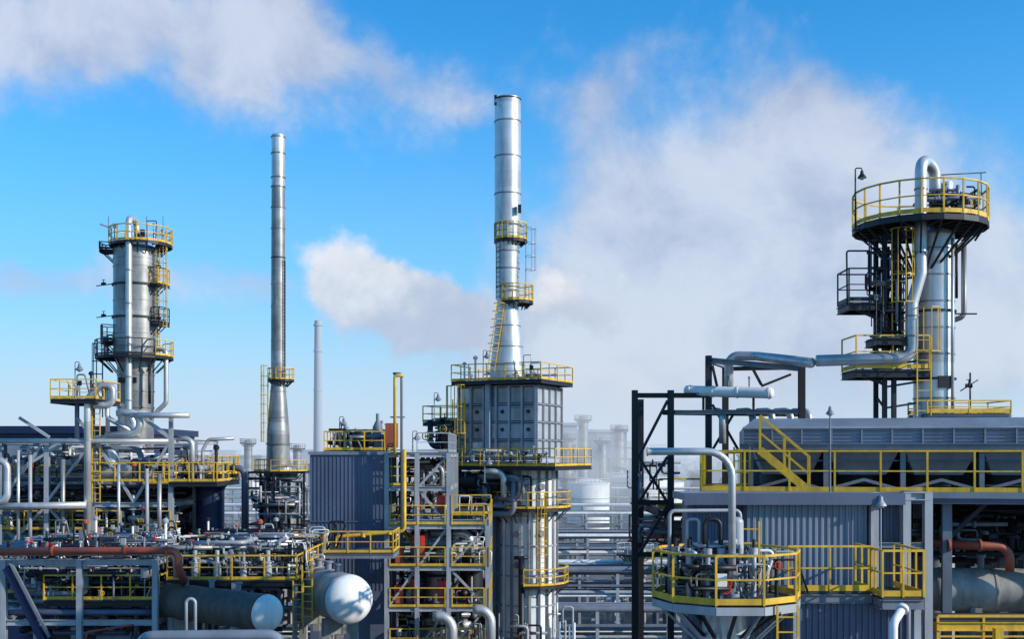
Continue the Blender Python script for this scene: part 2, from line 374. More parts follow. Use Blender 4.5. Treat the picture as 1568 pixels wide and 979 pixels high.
for i in range(12):
    a=i*math.pi/6+.1; b.hb((cx+4*s+r(31)*math.cos(a),D+r(31)*math.sin(a),0),(cx+4*s+r(31)*math.cos(a),D+r(31)*math.sin(a),Z(738)),.2,DARK)
b.ringplat(cx+4*s,D,Z(722),r(20),r(40),0,360); b.ringplat(cx+4*s,D,Z(775),r(30),r(42),150,330,railmat=STEEL)
b.frame([cx-2.3,cx+.2,cx+3],[D-2.8,D+2.8],[Z(800),Z(722)],.18,DARK)
b.clutter(cx-2.5,cx+4,D-3.2,D-2,Z(810),Z(730),26,seed=3)
b.build()
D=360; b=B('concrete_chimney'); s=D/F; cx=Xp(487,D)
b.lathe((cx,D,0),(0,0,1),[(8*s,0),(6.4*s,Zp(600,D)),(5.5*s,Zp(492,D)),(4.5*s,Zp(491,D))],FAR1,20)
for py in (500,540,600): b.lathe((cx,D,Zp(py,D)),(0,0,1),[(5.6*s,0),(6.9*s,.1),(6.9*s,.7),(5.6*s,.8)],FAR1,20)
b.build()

# ================================================= CENTRAL HEATER
a=math.radians(25); D0=75; ox=Xp(820,D0); Dm=77; Z=lambda py:Zp(py,Dm-1)
b=B('process_heater',(ox,D0,0),-a)
L=5.7;Wd=4.3
b.box(-L,0,0,Wd,Z(702),Z(592),DARK)
z0,z1=Z(702),Z(592)
R_=random.Random(4)
for i in range(6):
    for j in range(4):
        u0=-L+L*i/6+.1;u1=-L+L*(i+1)/6-.1;zz0=z0+(z1-z0)*j/4+.1;zz1=z0+(z1-z0)*(j+1)/4-.1
        m=R_.choice([ALUD,ALUD,STEELL,ALU]); b.box(u0,u1,-.03,.02,zz0,zz1,m)
        if j in(1,2) and i%2: b.cyl((u0+.35,-.03,zz0+.6),(u0+.35,-.1,zz0+.6),.13,DARK,seg=14)
for i in range(4):
    for j in range(4):
        v0=Wd*i/4+.08;v1=Wd*(i+1)/4-.08;zz0=z0+(z1-z0)*j/4+.08;zz1=z0+(z1-z0)*(j+1)/4-.08
        b.box(-.02,.03,v0,v1,zz0,zz1,STEELL)
for i in range(7): b.hb((-L+L*i/6,-.08,z0),(-L+L*i/6,-.08,z1),.14,STEELL)
for i in range(5): b.hb((.08,Wd*i/4,z0),(.08,Wd*i/4,z1),.14,STEELL)
for j in range(5):
    zz=z0+(z1-z0)*j/4; b.beam((-L-.05,-.1,zz),(.0,-.1,zz),.1,STEEL); b.beam((.1,0,zz),(.1,Wd,zz),.1,STEEL)
b.box(-L*.62,-L*.56,-.4,-.1,z0,z1+.2,STEELL)
b.deck(-L-.2,.7,-.7,Wd+.5,Z(583),rail='frbl',sup=DARK)
b.box(-L+.2,-.2,.3,Wd-.3,z1,Z(584),DARK)
b.clutter(-L,0,-.5,Wd,Z(583),Z(568),14,seed=5,rs=(.05,.08)); b.gear(-L,0,-.4,1,Z(583),10,seed=6)
b.deck(-L-.5,1.9,-1.2,Wd+1,Z(714),rail='frbl',sup=DARK,h=1.15)
b.clutter(-L-.3,1.2,-1,0-.2,Z(712),Z(690),14,seed=8,rs=(.05,.08,.1)); b.gear(-L,1.5,-1,-.3,Z(714),12,seed=7)
b.deck(-L-2.8,-L-.1,0,2.6,Z(645),rail='fbl',sup=DARK)
b.ladder(-L-.35,.1,Z(712),Z(610),math.pi*1.4); b.ladder(-L+.5,-.5,Z(712),Z(610),-math.pi/2)
b.clutter(-L-2,-L,-.8,2,Z(712),Z(640),34,seed=9,mats=[DARK,DARK,DARK,ALUD,STEEL],rs=(.07,.12,.2,.16))
b.clutter(-L-1.4,0-.4,-1.1,.4,Z(790),Z(725),60,seed=10,mats=[DARK,DARK,ALUD,STEEL,DARK,STEELL],rs=(.08,.14,.2,.07))
for u in (-L,-L+2.6): 
    for v in (0,Wd): b.hb((u,v,0),(u,v,z0-.3),.3,STEEL)
for py in (790,850,905): b.hb((-L,0,Z(py)),(-L+2.6,0,Z(py)),.25,STEEL); 
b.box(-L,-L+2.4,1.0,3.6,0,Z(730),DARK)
b.lathe((-L-.3,-.6,Z(738)),(1,-.1,0),[(.001,0),(.5,.05),(.55,.5),(.55,2.2),(.001,2.3)],DARK,20)
b.build()
D=77.5; cx=Xp(807,D); s=D/F; Z=lambda py:Zp(py,D); R=45*s
b=B('radiant_furnace')
b.lathe((cx,D,0),(0,0,1),[(R,0),(R,Z(720)),(.01,Z(719))],WHITE,48)
for i in range(20):
    an=2*math.pi*i/20+.08
    b.hb((cx+(R+.06)*math.cos(an),D+(R+.06)*math.sin(an),0),(cx+(R+.06)*math.cos(an),D+(R+.06)*math.sin(an),Z(721)),.16,STEEL if i%3 else ALU)
for py in (735,790,835,880,925,965): b.lathe((cx,D,Z(py)),(0,0,1),[(R,0),(R+.09,.01),(R+.09,.1),(R,.11)],STEELL,48)
b.ringplat(cx,D,Z(777),R,R+.95,-175,60); b.ringplat(cx,D,Z(892),R,R+.8,-95,40)
b.ladder(cx+.9,D-R-.3,Z(892),Z(777),-math.pi/2)
dx=Xp(798,D); b.tube([(dx,D-R-.35,Z(850)),(dx,D-R-.35,0)],.2,DARK); b.tube([(dx-.5,D-R-.4,Z(850)),(dx+.4,D-R-.4,Z(850))],.12,DARK)
for i,py in ((0,745),(1,745),(0,815),(1,815),(0,862)):
    an=-1.9+i*.8; x=cx+(R+.05)*math.cos(an);y=D+(R+.05)*math.sin(an)
    b.cyl((x,y,Z(py)),(x+.18*math.cos(an),y+.18*math.sin(an),Z(py)),.22,STEEL,seg=16)
x=Xp(772,D); b.tube([(x-1.3,D-R-.7,Z(722)),(x,D-R-.7,Z(722)),(x,D-R-.7,Z(760))],.22,ALU,seg=14)
b.clutter(cx-R,cx+R*.9,D-R-1.0,D-R-.3,0,Z(925),22,seed=12,rs=(.05,.07,.1))
b.build()
b=B('burner_piping'); b.clutter(Xp(838,72),Xp(880,72),71,74,0,Zp(915,72),22,seed=13,mats=[WHITE,STEELL,ALU],rs=(.05,.07),vert=.6,valves=.2); b.build()
b=B('furnace_stack'); D=77.3; cx=Xp(776,D); s=D/F; Z=lambda py:Zp(py,D)
b.lathe((cx+1.5*s,D,0),(0,0,1),[(28*s,Z(586)),(27*s,Z(565)),(16.5*s,Z(472)),(17*s,Z(440)),(18*s,Z(385)),(20*s,Z(366)),(20*s,Z(151)),(18*s,Z(150)),(18*s,Z(170))],ALU,40)
for py in (153,187,241,298,345,386,412,440,466,500,532,560):
    rr=(20.8 if py<368 else 18.6 if py<441 else 17.3 if py<473 else 16.5+(py-472)*.113+.5)*s
    b.lathe((cx+1.5*s,D,Z(py)-.05),(0,0,1),[(rr-.06,0),(rr,.01),(rr,.09),(rr-.06,.1)],STEEL if py>160 else DARK,40)
b.ringplat(cx+6*s,D,Z(368),17*s,25*s,0,360); b.ringplat(cx+14*s,D,Z(462),17*s,26*s,0,360)
b.ladder(cx+29*s,D-.4,Z(462),Z(372),0,mat=STEELL); b.ladder(cx-13*s,D-1.0,Z(462),Z(375),math.pi*1.2,cage=False,mat=DARK)
p0=Vector((cx-24*s,D-1.1,Z(572)));p1=Vector((cx-8*s,D-.8,Z(462)))
for o in (-.25,.25): b.beam(p0+Vector((o,0,0)),p1+Vector((o,0,0)),.06,YEL)
for i in range(1,18): q=p0.lerp(p1,i/18); b.beam(q-Vector((.25,0,0)),q+Vector((.25,0,0)),.04,YEL)
for i in range(5,19):
    q=p0.lerp(p1,i/18); 
    if i%2: b.ringp(q-Vector((0.1,.35,0)),(0,0,1),.36,.02,YEL,8)
b.box(cx+17*s,cx+22*s,D-1,D-.7,Z(330),Z(318),DARK)
for py in (166,155): b.box(cx-19*s,cx-15*s,D-.95,D-.7,Z(py),Z(py)+.15,DARK)
b.build()

# ================================================= CENTRAL PROCESS STRUCTURE
D=66; s=D/F; Z=lambda py:Zp(py,D); X=lambda px:Xp(px,D)
b=B('clad_equipment_house')
x0,x1=X(475),X(589); b.box(x0,x1,D,D+6,0,Z(697),PANEL)
n=19
for i in range(n+1):
    x=x0+(x1-x0)*i/n; b.box(x-.02,x+.02,D-.04,D+.01,Z(905),Z(698),PANEL)
b.box(x0-.1,x1+.1,D-.12,D+6.1,Z(697),Z(692),STEEL)
b.box(x1+.004,x1+.06,D+.0,D+.1,Z(905),Z(697),STEELL)
b.box(x0,x1,D-.09,D-.051,Z(800),Z(800)+.06,PANEL)
b.deck(X(495),X(588),D+.3,D+5,Z(690),rail='fbl')
b.clutter(X(495),X(590),D+1,D+4,Z(690),Z(658),30,seed=21,mats=[DARK,STEEL,ALUD],rs=(.05,.09,.14)); b.gear(X(500),X(588),D+.8,D+3,Z(690),12,seed=22)
b.cyl((X(545),D+2,Z(690)),(X(545),D+2,Z(660)),.5,DARK,seg=20); b.lathe((X(572),D+2,Z(690)),(0,0,1),[(.3,0),(.3,1.4),(.1,1.8),(.1,2.2)],STEEL,16)
b.build()
b=B('process_platform_structure')
xs=[X(594),X(640),X(688),X(747)]; ys=[D-.6,D+3.5,D+8]
lev=[Z(990),Z(928),Z(866),Z(803)]
b.frame(xs,ys,lev+[Z(795)],.26,STEELL)
b.frame(xs[:3],ys,[Z(745),Z(694)],.26,STEELL,zb=Z(796))
for i,z in enumerate(lev):
    b.deck(xs[0]+.1,xs[3]-.1,D-.5,D+8,z+.02,rail='',sup=STEEL)
    b.rail([(xs[0]+.2,D-.75,z),(xs[2]-.2,D-.75,z)]); b.rail([(xs[2]+.2,D-.75,z),(xs[3]-.2,D-.75,z)]); b.rail([(xs[3]+.1,D-.75,z),(xs[3]+.1,D+8,z)])
    b.gear(xs[0]+.4,xs[3]-.4,D-.3,D+2,z+.02,16,seed=200+i)
b.rail([(xs[2]+.2,D-.75,Z(787)),(xs[3]+.2,D-.75,Z(787))]); b.box(xs[2]+.13,xs[3]-.13,D-.6,D+8,Z(789),Z(788),GRATE)
b.deck(xs[0]+.1,xs[0]+1.6,D-.5,D+8,Z(744),rail='f')
b.deck(xs[0]+.1,xs[2]-.1,D+.2,D+8,Z(693),rail='',sup=STEEL); b.rail([(xs[1],D-.7,Z(693)),(xs[2],D-.7,Z(693))],mat=STEELL); b.rail([(xs[2],D-.7,Z(693)),(xs[2],D+8,Z(693))],mat=STEELL)
for (i,za,zb_,sg) in ((1,745,694,1),(1,803,745,-1),(2,866,803,1),(2,928,866,-1),(1,990,928,1),(0,928,866,1),(2,990,928,1),(1,866,803,1)):
    xa,xb=xs[i]+.1,xs[i+1]-.1
    if sg<0: xa,xb=xb,xa
    b.beam((xa,D-.5,Z(za)),(xb,D-.5,Z(zb_)-.2),.13,STEELL)
b.stair((xs[0]+.4,D+1.2,Z(928)),(xs[1]+.3,D+1.2,Z(866)),(0,1,0)); b.stair((xs[1]+.3,D+1.2,Z(866)),(xs[0]+.4,D+1.2,Z(803)),(0,1,0))
for k,(za,zb_) in enumerate(((985,930),(925,868),(862,805),(800,700))):
    b.clutter(xs[0]+.4,xs[2 if k==3 else 3]-.2,D+.2,D+6,Z(za),Z(zb_),34,seed=30+k,mats=[STEEL,ALU,ALUD,DARK,DARK,STEELL,DARK],rs=(.05,.07,.1,.16,.22))
for px,py,w in ((642,835,.35),(612,852,.25),(678,905,.3),(676,775,.25),(635,905,.2),(640,765,.2),(612,912,.25)):
    b.box(X(px)-w,X(px)+w,D-.35,D+.1,Z(py)-.6,Z(py)+.6,RED); b.box(X(px)-w*.8,X(px)+w*.8,D-.37,D-.34,Z(py)-.5,Z(py)+.1,ORED); b.cyl((X(px),D-.12,Z(py)+.6),(X(px),D-.12,Z(py)+.75),.07,DARK,seg=10)
b.lathe((X(665),D+1.6,0),(0,0,1),[(.75,Z(975)),(.75,Z(880))]+dome(.75,.4,Z(880)),ALUD,24)
b.lathe((X(675),D+2.0,0),(0,0,1),[(.9,Z(862)),(.9,Z(815))]+dome(.9,.4,Z(815)),CREAM,24)
b.lathe((X(720),D+1.6,0),(0,0,1),[(.7,Z(920)),(.7,Z(860))]+dome(.7,.4,Z(860)),DARK,24)
b.box(X(588),X(606),D+.6,D+1.4,Z(686),Z(648),ORED)
b.tube([(X(665),D-1.2,Z(940)),(X(694),D-1.2,Z(940)),(X(694),D-1.2,Z(1000))],.3,ALU,seg=16)
b.tube([(X(725),D-1.2,Z(930)),(X(752),D-1.2,Z(930)),(X(752),D-1.2,Z(1000))],.28,ALU,seg=16)
b.build()
b=B('vent_pipe'); 
b.tube([(X(607),D-.9,Z(700)),(X(607),D-.9,Z(577)),(X(620),D-.9,Z(577))],.09,YEL,bend=.15)
b.tube([(X(617),D-.8,Z(810)),(X(617),D-.8,Z(574)),(X(604),D-.8,Z(574))],.08,STEEL,bend=.15)
for py in (640,690): b.beam((X(600),D-.85,Z(py)),(X(622),D-.85,Z(py)),.08,STEEL)
b.build()
b=B('gas_pipe')
b.tube([(X(622),D-1.1,Z(690)),(X(622),D-1.1,Z(812)),(X(517),D-1.1,Z(821)),(X(517),D-1.1,Z(852)),(X(429),D-1.1,Z(860)),(X(429),D-1.1,Z(884))],.11,YEL,bend=.3,seg=12)
for px,py in ((517,835),(560,818),(600,814),(470,856)): b.cyl((X(px)-.02,D-1.1,Z(py)-.1),(X(px)+.02,D-1.1,Z(py)+.1),.15,YEL,seg=12)
b.build()
for px,p0,p1,Dd in ((520,690,640,68),(632,692,662,66),(665,645,603,74),(740,583,538,75),(115,612,556,65),(482,870,818,63),(395,880,818,58),(742,740,700,66)):
    lamp('platform_lamp',Xp(px,Dd),Dd,Zp(p0,Dd),Zp(p1,Dd),STEEL,.25,.04,1.5)

# ================================================= LEFT STRUCTURES
D=66; s=D/F; Z=lambda py:Zp(py,D); X=lambda px:Xp(px,D)
b=B('pipe_rack_structure')
xs=[X(-60),X(0),X(72),X(142),X(262)]; ys=[D,D+5,D+10]
b.frame(xs,ys,[Z(850),Z(770),Z(672)],.27,STEELL)
b.frame([X(118),X(142)],ys[:2],[Z(612)],.2,STEEL,zb=Z(672))
b.beam((X(215),D,Z(637)),(X(262),D,Z(672)),.2,STEELL); b.hb((X(262),D,Z(672)),(X(262),D,Z(640)),.22,STEELL)
for p,q in (((0,770),(68,678)),((72,770),(140,678)),((146,675),(146+60,770)),((262,675),(205,770)),((0,850),(72,775)),((142,850),(72,775)),((76,670),(30,640)),((118,640),(142,670)),((30,720),(110,672))):
    b.beam((X(p[0]),D-.05,Z(p[1])),(X(q[0]),D-.05,Z(q[1])),.15,STEELL)
b.deck(X(88),X(156),D-1,D+3,Z(612),rail='frbl',sup=DARK)
b.deck(X(-60),X(262),D+1,D+9,Z(742),rail='f',sup=DARK); b.rail([(X(142),D-.4,Z(738)),(X(330),D-.4,Z(738))]); b.deck(X(262),X(335),D-.4,D+5,Z(738),rail='fr',sup=DARK)
b.deck(X(-60),X(262),D+1,D+9,Z(834),rail='f',sup=DARK); b.rail([(X(0),D+.0,Z(812)),(X(185),D+.0,Z(812))]); b.box(X(0),X(262),D,D+1,Z(813),Z(812),GRATE)
b.rail([(X(230),D-.2,Z(812)),(X(262),D-.2,Z(812))])
b.ladder(X(150),D-.3,Z(770),Z(620),-math.pi/2,mat=YEL,cage=False)
b.clutter(X(-20),X(262),D+.5,D+6,Z(845),Z(780),80,seed=40,mats=[DARK,STEEL,ALUD,DARK,STEELL],rs=(.05,.08,.12,.18))
b.clutter(X(-20),X(262),D+.5,D+6,Z(765),Z(680),60,seed=41,mats=[ALU,STEEL,ALUD,DARK,STEELL,WHITE],rs=(.05,.08,.12,.18))
b.clutter(X(-20),X(262),D+.5,D+6,Z(975),Z(850),70,seed=42,mats=[DARK,STEEL,ALUD,DARK,STEELL],rs=(.05,.08,.12,.18))
b.gear(X(-10),X(330),D+.2,D+4,Z(740),50,seed=45,sc=1.2); b.gear(X(-10),X(262),D+.2,D+3,Z(812),50,seed=46,sc=1.2); b.gear(X(92),X(152),D-.6,D+2,Z(612),8,seed=47)
for px in (150,178):
    b.lathe((X(px)-.5,D+.6,Z(713)),(0,0,1),[(.001,0),(.45,.05),(.45,.9),(.001,1.0)],ALU,20)
b.lathe((X(125),D+1.2,Z(722)),(1,0,0),[(.001,0)]+[(.55,.2),(.55,2.9),(.001,3.1)],ALU,24)
b.lathe((X(60),D+2,Z(730)),(1,0,0),[(.001,0)]+[(.4,.2),(.4,2.4),(.001,2.6)],STEELL,24)
b.box(X(-60),X(262),D+9.2,D+9.4,0,Z(745),DARK)  # dark back wall added to stand for deep shade behind the pipes
b.build()
b=B('process_piping')
b.tube([(X(140),D-.6,Z(850)),(X(140),D-.6,Z(612)),(X(160),D-.6,Z(592)),(X(178),D-.6,Z(592)),(X(178),D-.6,Z(622)),(X(150),D-.6,Z(622))],.2,ALU,bend=.45,seg=14)
b.tube([(X(150),D-.2,Z(590)),(X(166),D-.2,Z(586)),(X(166),D-.2,Z(640)),(X(215),D-.2,Z(668))],.14,ALU,seg=12)
b.tube([(X(205),D-.6,Z(637)),(X(294),D-.6,Z(637))],.16,ALU,seg=12); b.tube([(X(182),D-.3,Z(633)),(X(215),D-.3,Z(633)),(X(218),D-.3,Z(664)),(X(165),D-.3,Z(668))],.22,ALU,seg=14)
b.tube([(X(0),D-.5,Z(676)),(X(262),D-.5,Z(676))],.14,ALU,seg=12)
b.tube([(X(-30),D-1,Z(706)),(X(23),D-1,Z(706)),(X(23),D-1,Z(768)),(X(-20),D-1,Z(768))],.2,ALU,bend=.5,seg=14)
b.tube([(X(-30),D-.8,Z(776)),(X(140),D-.8,Z(773))],.2,ALU,seg=14)
b.tube([(X(265),D+1,Z(672)),(X(287),D+1,Z(672)),(X(287),D+1,Z(740))],.16,ALU,seg=12)
b.tube([(X(345),D+2,Z(671)),(X(305),D+2,Z(673)),(X(296),D+2,Z(690)),(X(296),D+2,Z(740))],.11,ALU,seg=12)
b.tube([(X(318),D+4,Z(718)),(X(350),D+4,Z(718)),(X(350),D+4,Z(820))],.2,PANEL,seg=14)
for k,px in enumerate((32,50,100,185,228,247)): b.tube([(X(px),D-.35,Z(690+7*k)),(X(px),D-.35,Z(850))],.09+.02*(k%3),(ALU,STEELL,ALUD)[k%3],seg=10)
b.build()
b=B('surge_vessel'); x=X(294); b.lathe((x,D+4,0),(0,0,1),[(.55,0),(.55,Z(838)),(.85,Z(815)),(.85,Z(755)),(1.15,Z(735)),(1.15,Z(728)),(.001,Z(724))],NAVY,28); b.ringplat(x,D+4,Z(728),.5,1.7,0,360); b.clutter(x-1,x+1,D+3,D+4,Z(726),Z(705),8,seed=44,rs=(.06,.1)); b.build()
b=B('warehouse_building'); Db=90; xx0,xx1=Xp(-60,Db),Xp(190,Db); b.box(xx0,xx1,Db,Db+20,0,Zp(664,Db),NAVY)
b.box(xx0-.3,xx1+.3,Db-.4,Db+20.3,Zp(664,Db),Zp(653,Db),NAVY)
for i in range(7): x=xx0+2+i*1.7; b.box(x,x+1.1,Db-.06,Db+.02,Zp(700,Db),Zp(680,Db),PANELL); b.box(x-.1,x+1.2,Db-.12,Db-.061,Zp(681,Db),Zp(679,Db),STEELL)
b.build()
D=50; s=D/F; Z=lambda py:Zp(py,D); X=lambda px:Xp(px,D)
b=B('valve_skid_structure')
xs=[X(-60),X(6),X(122),X(238)]; ys=[D,D+4,D+8]
b.frame(xs,ys,[Z(950),Z(858)],.24,STEELL)
b.deck(X(60),X(238),D+.5,D+8,Z(922),rail='fr',sup=DARK); b.deck(X(-60),X(60),D+3,D+8,Z(922),rail='f',sup=DARK)
b.beam((X(12),D-.1,Z(870)),(X(70),D-.1,Z(985)),.3,NAVY); b.beam((X(20),D-.3,Z(860)),(X(80),D-.3,Z(975)),.12,STEEL)
for k in range(14):
    y=D+.3+k*.5; rr=rnd.choice((.06,.09,.12,.08)); z=Z(853)+rr+(k%2)*.02; xe=X(235)+rnd.uniform(-1,1)
    b.tube([(X(-70),y,z),(xe,y,z),(xe,y,z-rnd.uniform(.5,2))],rr,rnd.choice([ALU,ALUD,STEELL,DARK,STEEL]),seg=8)
for k in range(9):
    y=D+.3+k*.8; rr=rnd.choice((.06,.1,.14)); z=Z(945)+rr
    b.tube([(X(-70),y,z),(X(232),y,z)],rr,rnd.choice([ALU,ALUD,STEELL,PANEL]),seg=8)
b.clutter(X(-10),X(238),D+.6,D+7,Z(915),Z(850),130,seed=50,mats=[DARK,STEEL,STEELL,ALUD,DARK,DARK,ALU],rs=(.03,.05,.08,.12))
b.clutter(X(-10),X(238),D+.6,D+7,Z(990),Z(930),60,seed=51,mats=[DARK,STEEL,ALUD,DARK,PANEL],rs=(.05,.1,.16))
b.clutter(X(-10),X(238),D+2,D+7,Z(853),Z(830),60,seed=53,mats=[DARK,STEEL,STEELL,ALUD,ALU],rs=(.03,.05,.07),vert=.1)
b.gear(X(-10),X(236),D+.3,D+7,Z(922),70,seed=54); b.gear(X(-10),X(236),D+.3,D+8,Z(856),60,seed=55,sc=.9)
b.box(X(-60),X(240),D+8.3,D+8.4,0,Z(865),DARK)  # dark sheet added behind the skid as painted shade
b.build()
b=B('firewater_main'); b.tube([(X(-60),D-.6,Z(844)),(X(0),D-.6,Z(842)),(X(279),D-.6,Z(842)),(X(279),D-.6,Z(868)),(X(279),D+.6,Z(900))],.17,ORED,bend=.5,seg=16)
for px in (90,200,262): b.cyl((X(px)-.03,D-.6,Z(842)),(X(px)+.03,D-.6,Z(842)),.24,ORED,seg=16)
b.tube([(X(135),D-.5,Z(985)),(X(140),D-.5,Z(966)),(X(210),D-.5,Z(955))],.05,ORED); b.build()
b=B('manifold_platform')
b.deck(X(245),X(448),D+1,D+8,Z(893),rail='fr',sup=DARK); b.deck(X(200),X(448),D+8.1,D+14,Z(880),rail='f',sup=DARK)
for x in (X(250),X(350),X(445)):
    for y in (D+1,D+8): b.hb((x,y,0),(x,y,Z(897)),.2,STEEL)
b.clutter(X(205),X(448),D+1.4,D+9,Z(890),Z(836),150,seed=60,mats=[DARK,STEEL,STEELL,ALUD,ALU,DARK,DARK],rs=(.03,.05,.07,.1),valves=.6,vert=.5)
b.clutter(X(180),X(440),D+8.4,D+15,Z(878),Z(838),90,seed=61,mats=[DARK,STEEL,STEELL,ALUD,DARK],rs=(.03,.05,.07,.1),valves=.7)
b.gear(X(248),X(446),D+1.2,D+7.8,Z(893),80,seed=62); b.gear(X(205),X(446),D+8.2,D+13,Z(880),60,seed=63)
b.ladder(X(452),D+.7,Z(975),Z(893),-math.pi/2); b.ladder(X(466),D+.7,Z(955),Z(870),-math.pi/2,cage=False)
for px in (285,320,362,400): b.lathe((X(px),D+1.4,Z(893)),(0,0,1),[(.18,0),(.18,.7),(.26,.72),(.26,.8),(.1,.82),(.1,1.3)],rnd.choice([STEELL,ALU]),14)
b.deck(X(452),X(573),D+8,D+11,Z(872),rail='fr',sup=STEEL)
b.clutter(X(250),X(446),D+1.2,D+4,Z(985),Z(905),30,seed=64,mats=[DARK,STEEL,DARK,ALUD,ORED],rs=(.05,.08,.12))
b.build()
def vessel(name,p0,p1,R,hm,bm,hd=.55,saddles=True):
    b=B(name); p0=Vector(p0);p1=Vector(p1);L=(p1-p0).length;d=(p1-p0)/L
    b.lathe(p0,d,[(R,0),(R,L)],bm,40)
    b.sheet(p1,d,dome(R,R*hd,0,1,10),hm,40); b.sheet(p0,-d,dome(R,R*hd,0,1,10),hm,40)
    for t in (0.02,.3,.6,.97): b.lathe(p0+d*L*t,d,[(R,0),(R+.02,.01),(R+.02,.07),(R,.08)],bm,40)
    if saddles:
        sd=Vector((-d.y,d.x,0))
        for t in (.2,.8):
            c=p0+d*L*t; 
            b.beam(c-Vector((0,0,R*.75)),c-Vector((0,0,R+.9)),.3,CONC); b.beam(c-sd*R*.75-Vector((0,0,R+.2)),c+sd*R*.75-Vector((0,0,R+.2)),.3,CONC,h=.7)
            b.beam(c-sd*R*.6-Vector((0,0,R+.5)),c-sd*R*.6-Vector((0,0,c.z)),.35,CONC); b.beam(c+sd*R*.6-Vector((0,0,R+.5)),c+sd*R*.6-Vector((0,0,c.z)),.35,CONC)
    for t in (.25,.5,.75):
        c=p0+d*L*t; b.cyl(c+Vector((0,0,R*.9)),c+Vector((0,0,R+.3)),R*.15,STEEL); b.cyl(c+Vector((0,0,R+.3)),c+Vector((0,0,R+.38)),R*.22,STEEL)
    return b
p1=Vector(Wp(534,919,50)); p0=Vector(Wp(474,915,55)); p0.z=p1.z
vessel('pressure_vessel',p0,p1,38*50/F,WHITE,CREAM,.62).build()
p1=Vector(Wp(408,940,47)); p0=Vector(Wp(248,940,51.5)); p0.z=p1.z
vessel('pressure_vessel',p0,p1,29*47/F,WHITE,TANKD,.62).build()
b=B('insulated_pipeline'); Dn=38
b.tube([(Xp(195,Dn),Dn+1,Zp(1000,Dn)),(Xp(225,Dn),Dn,Zp(976,Dn)),(Xp(420,Dn),Dn,Zp(974,Dn)),(Xp(450,Dn),Dn,Zp(1010,Dn))],.2,PANELL,seg=16)
b.tube([(Xp(285,42),42,Zp(985,42)),(Xp(285,42),42,Zp(918,42)),(Xp(299,42),42,Zp(918,42)),(Xp(299,42),42,Zp(985,42))],.06,STEELL)
for px in (260,400): b.beam((Xp(px,Dn),Dn,0),(Xp(px,Dn),Dn,Zp(980,Dn)),.25,STEEL)
b.build()

# ================================================= RIGHT COLUMN
D=38; s=D/F; Z=lambda py:Zp(py,D); X=lambda px:Xp(px,D)
b=B('fractionation_column'); cx=X(1430); R=30*s
b.lathe((cx,D,0),(0,0,1),[(R,0),(R,Z(362))]+dome(R,R*.5,Z(362)),ALU,44)
for py in (385,425,465,505,545,583,612): b.lathe((cx,D,Z(py)),(0,0,1),[(R,0),(R+.02,.005),(R+.02,.05),(R,.055)],ALUD,44)
for py in (480,583): b.lathe((cx,D,Z(py)),(0,0,1),[(R,0),(R+.06,.005),(R+.06,.07),(R,.075)],DARK,44)
b.tube([(X(1446),D-R-.05,Z(370)),(X(1446),D-R-.05,Z(640))],.05,ALU)
pcx=X(1408); b.ringplat(pcx,D,Z(346),R*.8,98*s,0,360,n=20,r=.024)
for px in (1350,1364): b.hb((X(px),D-.3,0),(X(px),D-.3,Z(350)),.14,DARK)
b.hb((X(1350),D+.6,0),(X(1350),D+.6,Z(350)),.14,DARK)
for py in range(370,640,32):
    b.beam((X(1350),D-.3,Z(py)),(X(1400),D-.3,Z(py-8)),.07,DARK); b.beam((X(1350),D-.3,Z(py)),(X(1350),D+.6,Z(py-20)),.06,DARK)
b.ladder(X(1368),D-.55,Z(565),Z(400),-math.pi/2,r=.016)
b.ladder(X(1400),D-.9,Z(640),Z(520),-math.pi/2,r=.018)
b.deck(X(1292),X(1348),D-.6,D+.7,Z(466),rail='flb',sup=DARK,railmat=DARK,r=.022); b.rail([(X(1325),D-.62,Z(443)),(X(1360),D-.62,Z(443))],mat=DARK,r=.02)
b.tube([(X(1288),D-.7,Z(470)),(X(1287),D-.7,Z(390)),(X(1322),D-.7,Z(390))],.03,DARK)
b.deck(X(1300),X(1410),D-.8,D+.8,Z(568),rail='fl',sup=DARK,r=.022)
b.deck(X(1330),X(1375),D-.9,D+.3,Z(520),rail='',sup=DARK); 
b.beam((X(1302),D-.3,Z(572)),(X(1352),D-.3,Z(590)),.1,DARK); b.beam((X(1294),D-.3,Z(470)),(X(1352),D-.3,Z(495)),.1,DARK)
b.clutter(X(1328),X(1385),D-.7,D+.3,Z(560),Z(360),60,seed=70,mats=[DARK,DARK,DARK,STEEL,ORED],rs=(.02,.035,.05),valves=.5)
b.clutter(X(1310),X(1420),D-.6,D+.3,Z(580),Z(560),14,seed=75,mats=[DARK],rs=(.03,.05),valves=.3)
b.deck(X(1405),X(1530),D-.9,D+.9,Z(635),rail='frb',sup=STEEL,h=.42,r=.02)
y=D-.85
b.tube([(X(1430),D-.1,Z(345)),(X(1430),D-.1,Z(262)),(X(1411),D-.4,Z(250)),(X(1396),y,Z(262)),(X(1396),y,Z(425)),(X(1383),y,Z(470)),(X(1383),y,Z(552)),(X(1345),y,Z(552)),(X(1240),y,Z(556))],.19,ALU,bend=.42,seg=18)
for py in (300,345,395,490,520): b.cyl((X(1396 if py<430 else 1383),y,Z(py)),(X(1396 if py<430 else 1383),y,Z(py)+.05),.215,ALUD,seg=18)
b.tube([(X(1476),D,Z(372)),(X(1476),D,Z(485)),(X(1456),D,Z(492))],.09,ALUD,seg=12); b.beam((X(1450),D-.2,Z(482)),(X(1492),D-.2,Z(482)),.05,DARK)
b.tube([(X(1470),D+.3,Z(372)),(X(1470),D+.3,Z(455))],.05,DARK)
b.clutter(X(1405),X(1490),D-.7,D+.6,Z(343),Z(290),40,seed=71,mats=[DARK,DARK,STEEL,DARK],rs=(.03,.05,.07),valves=.7)
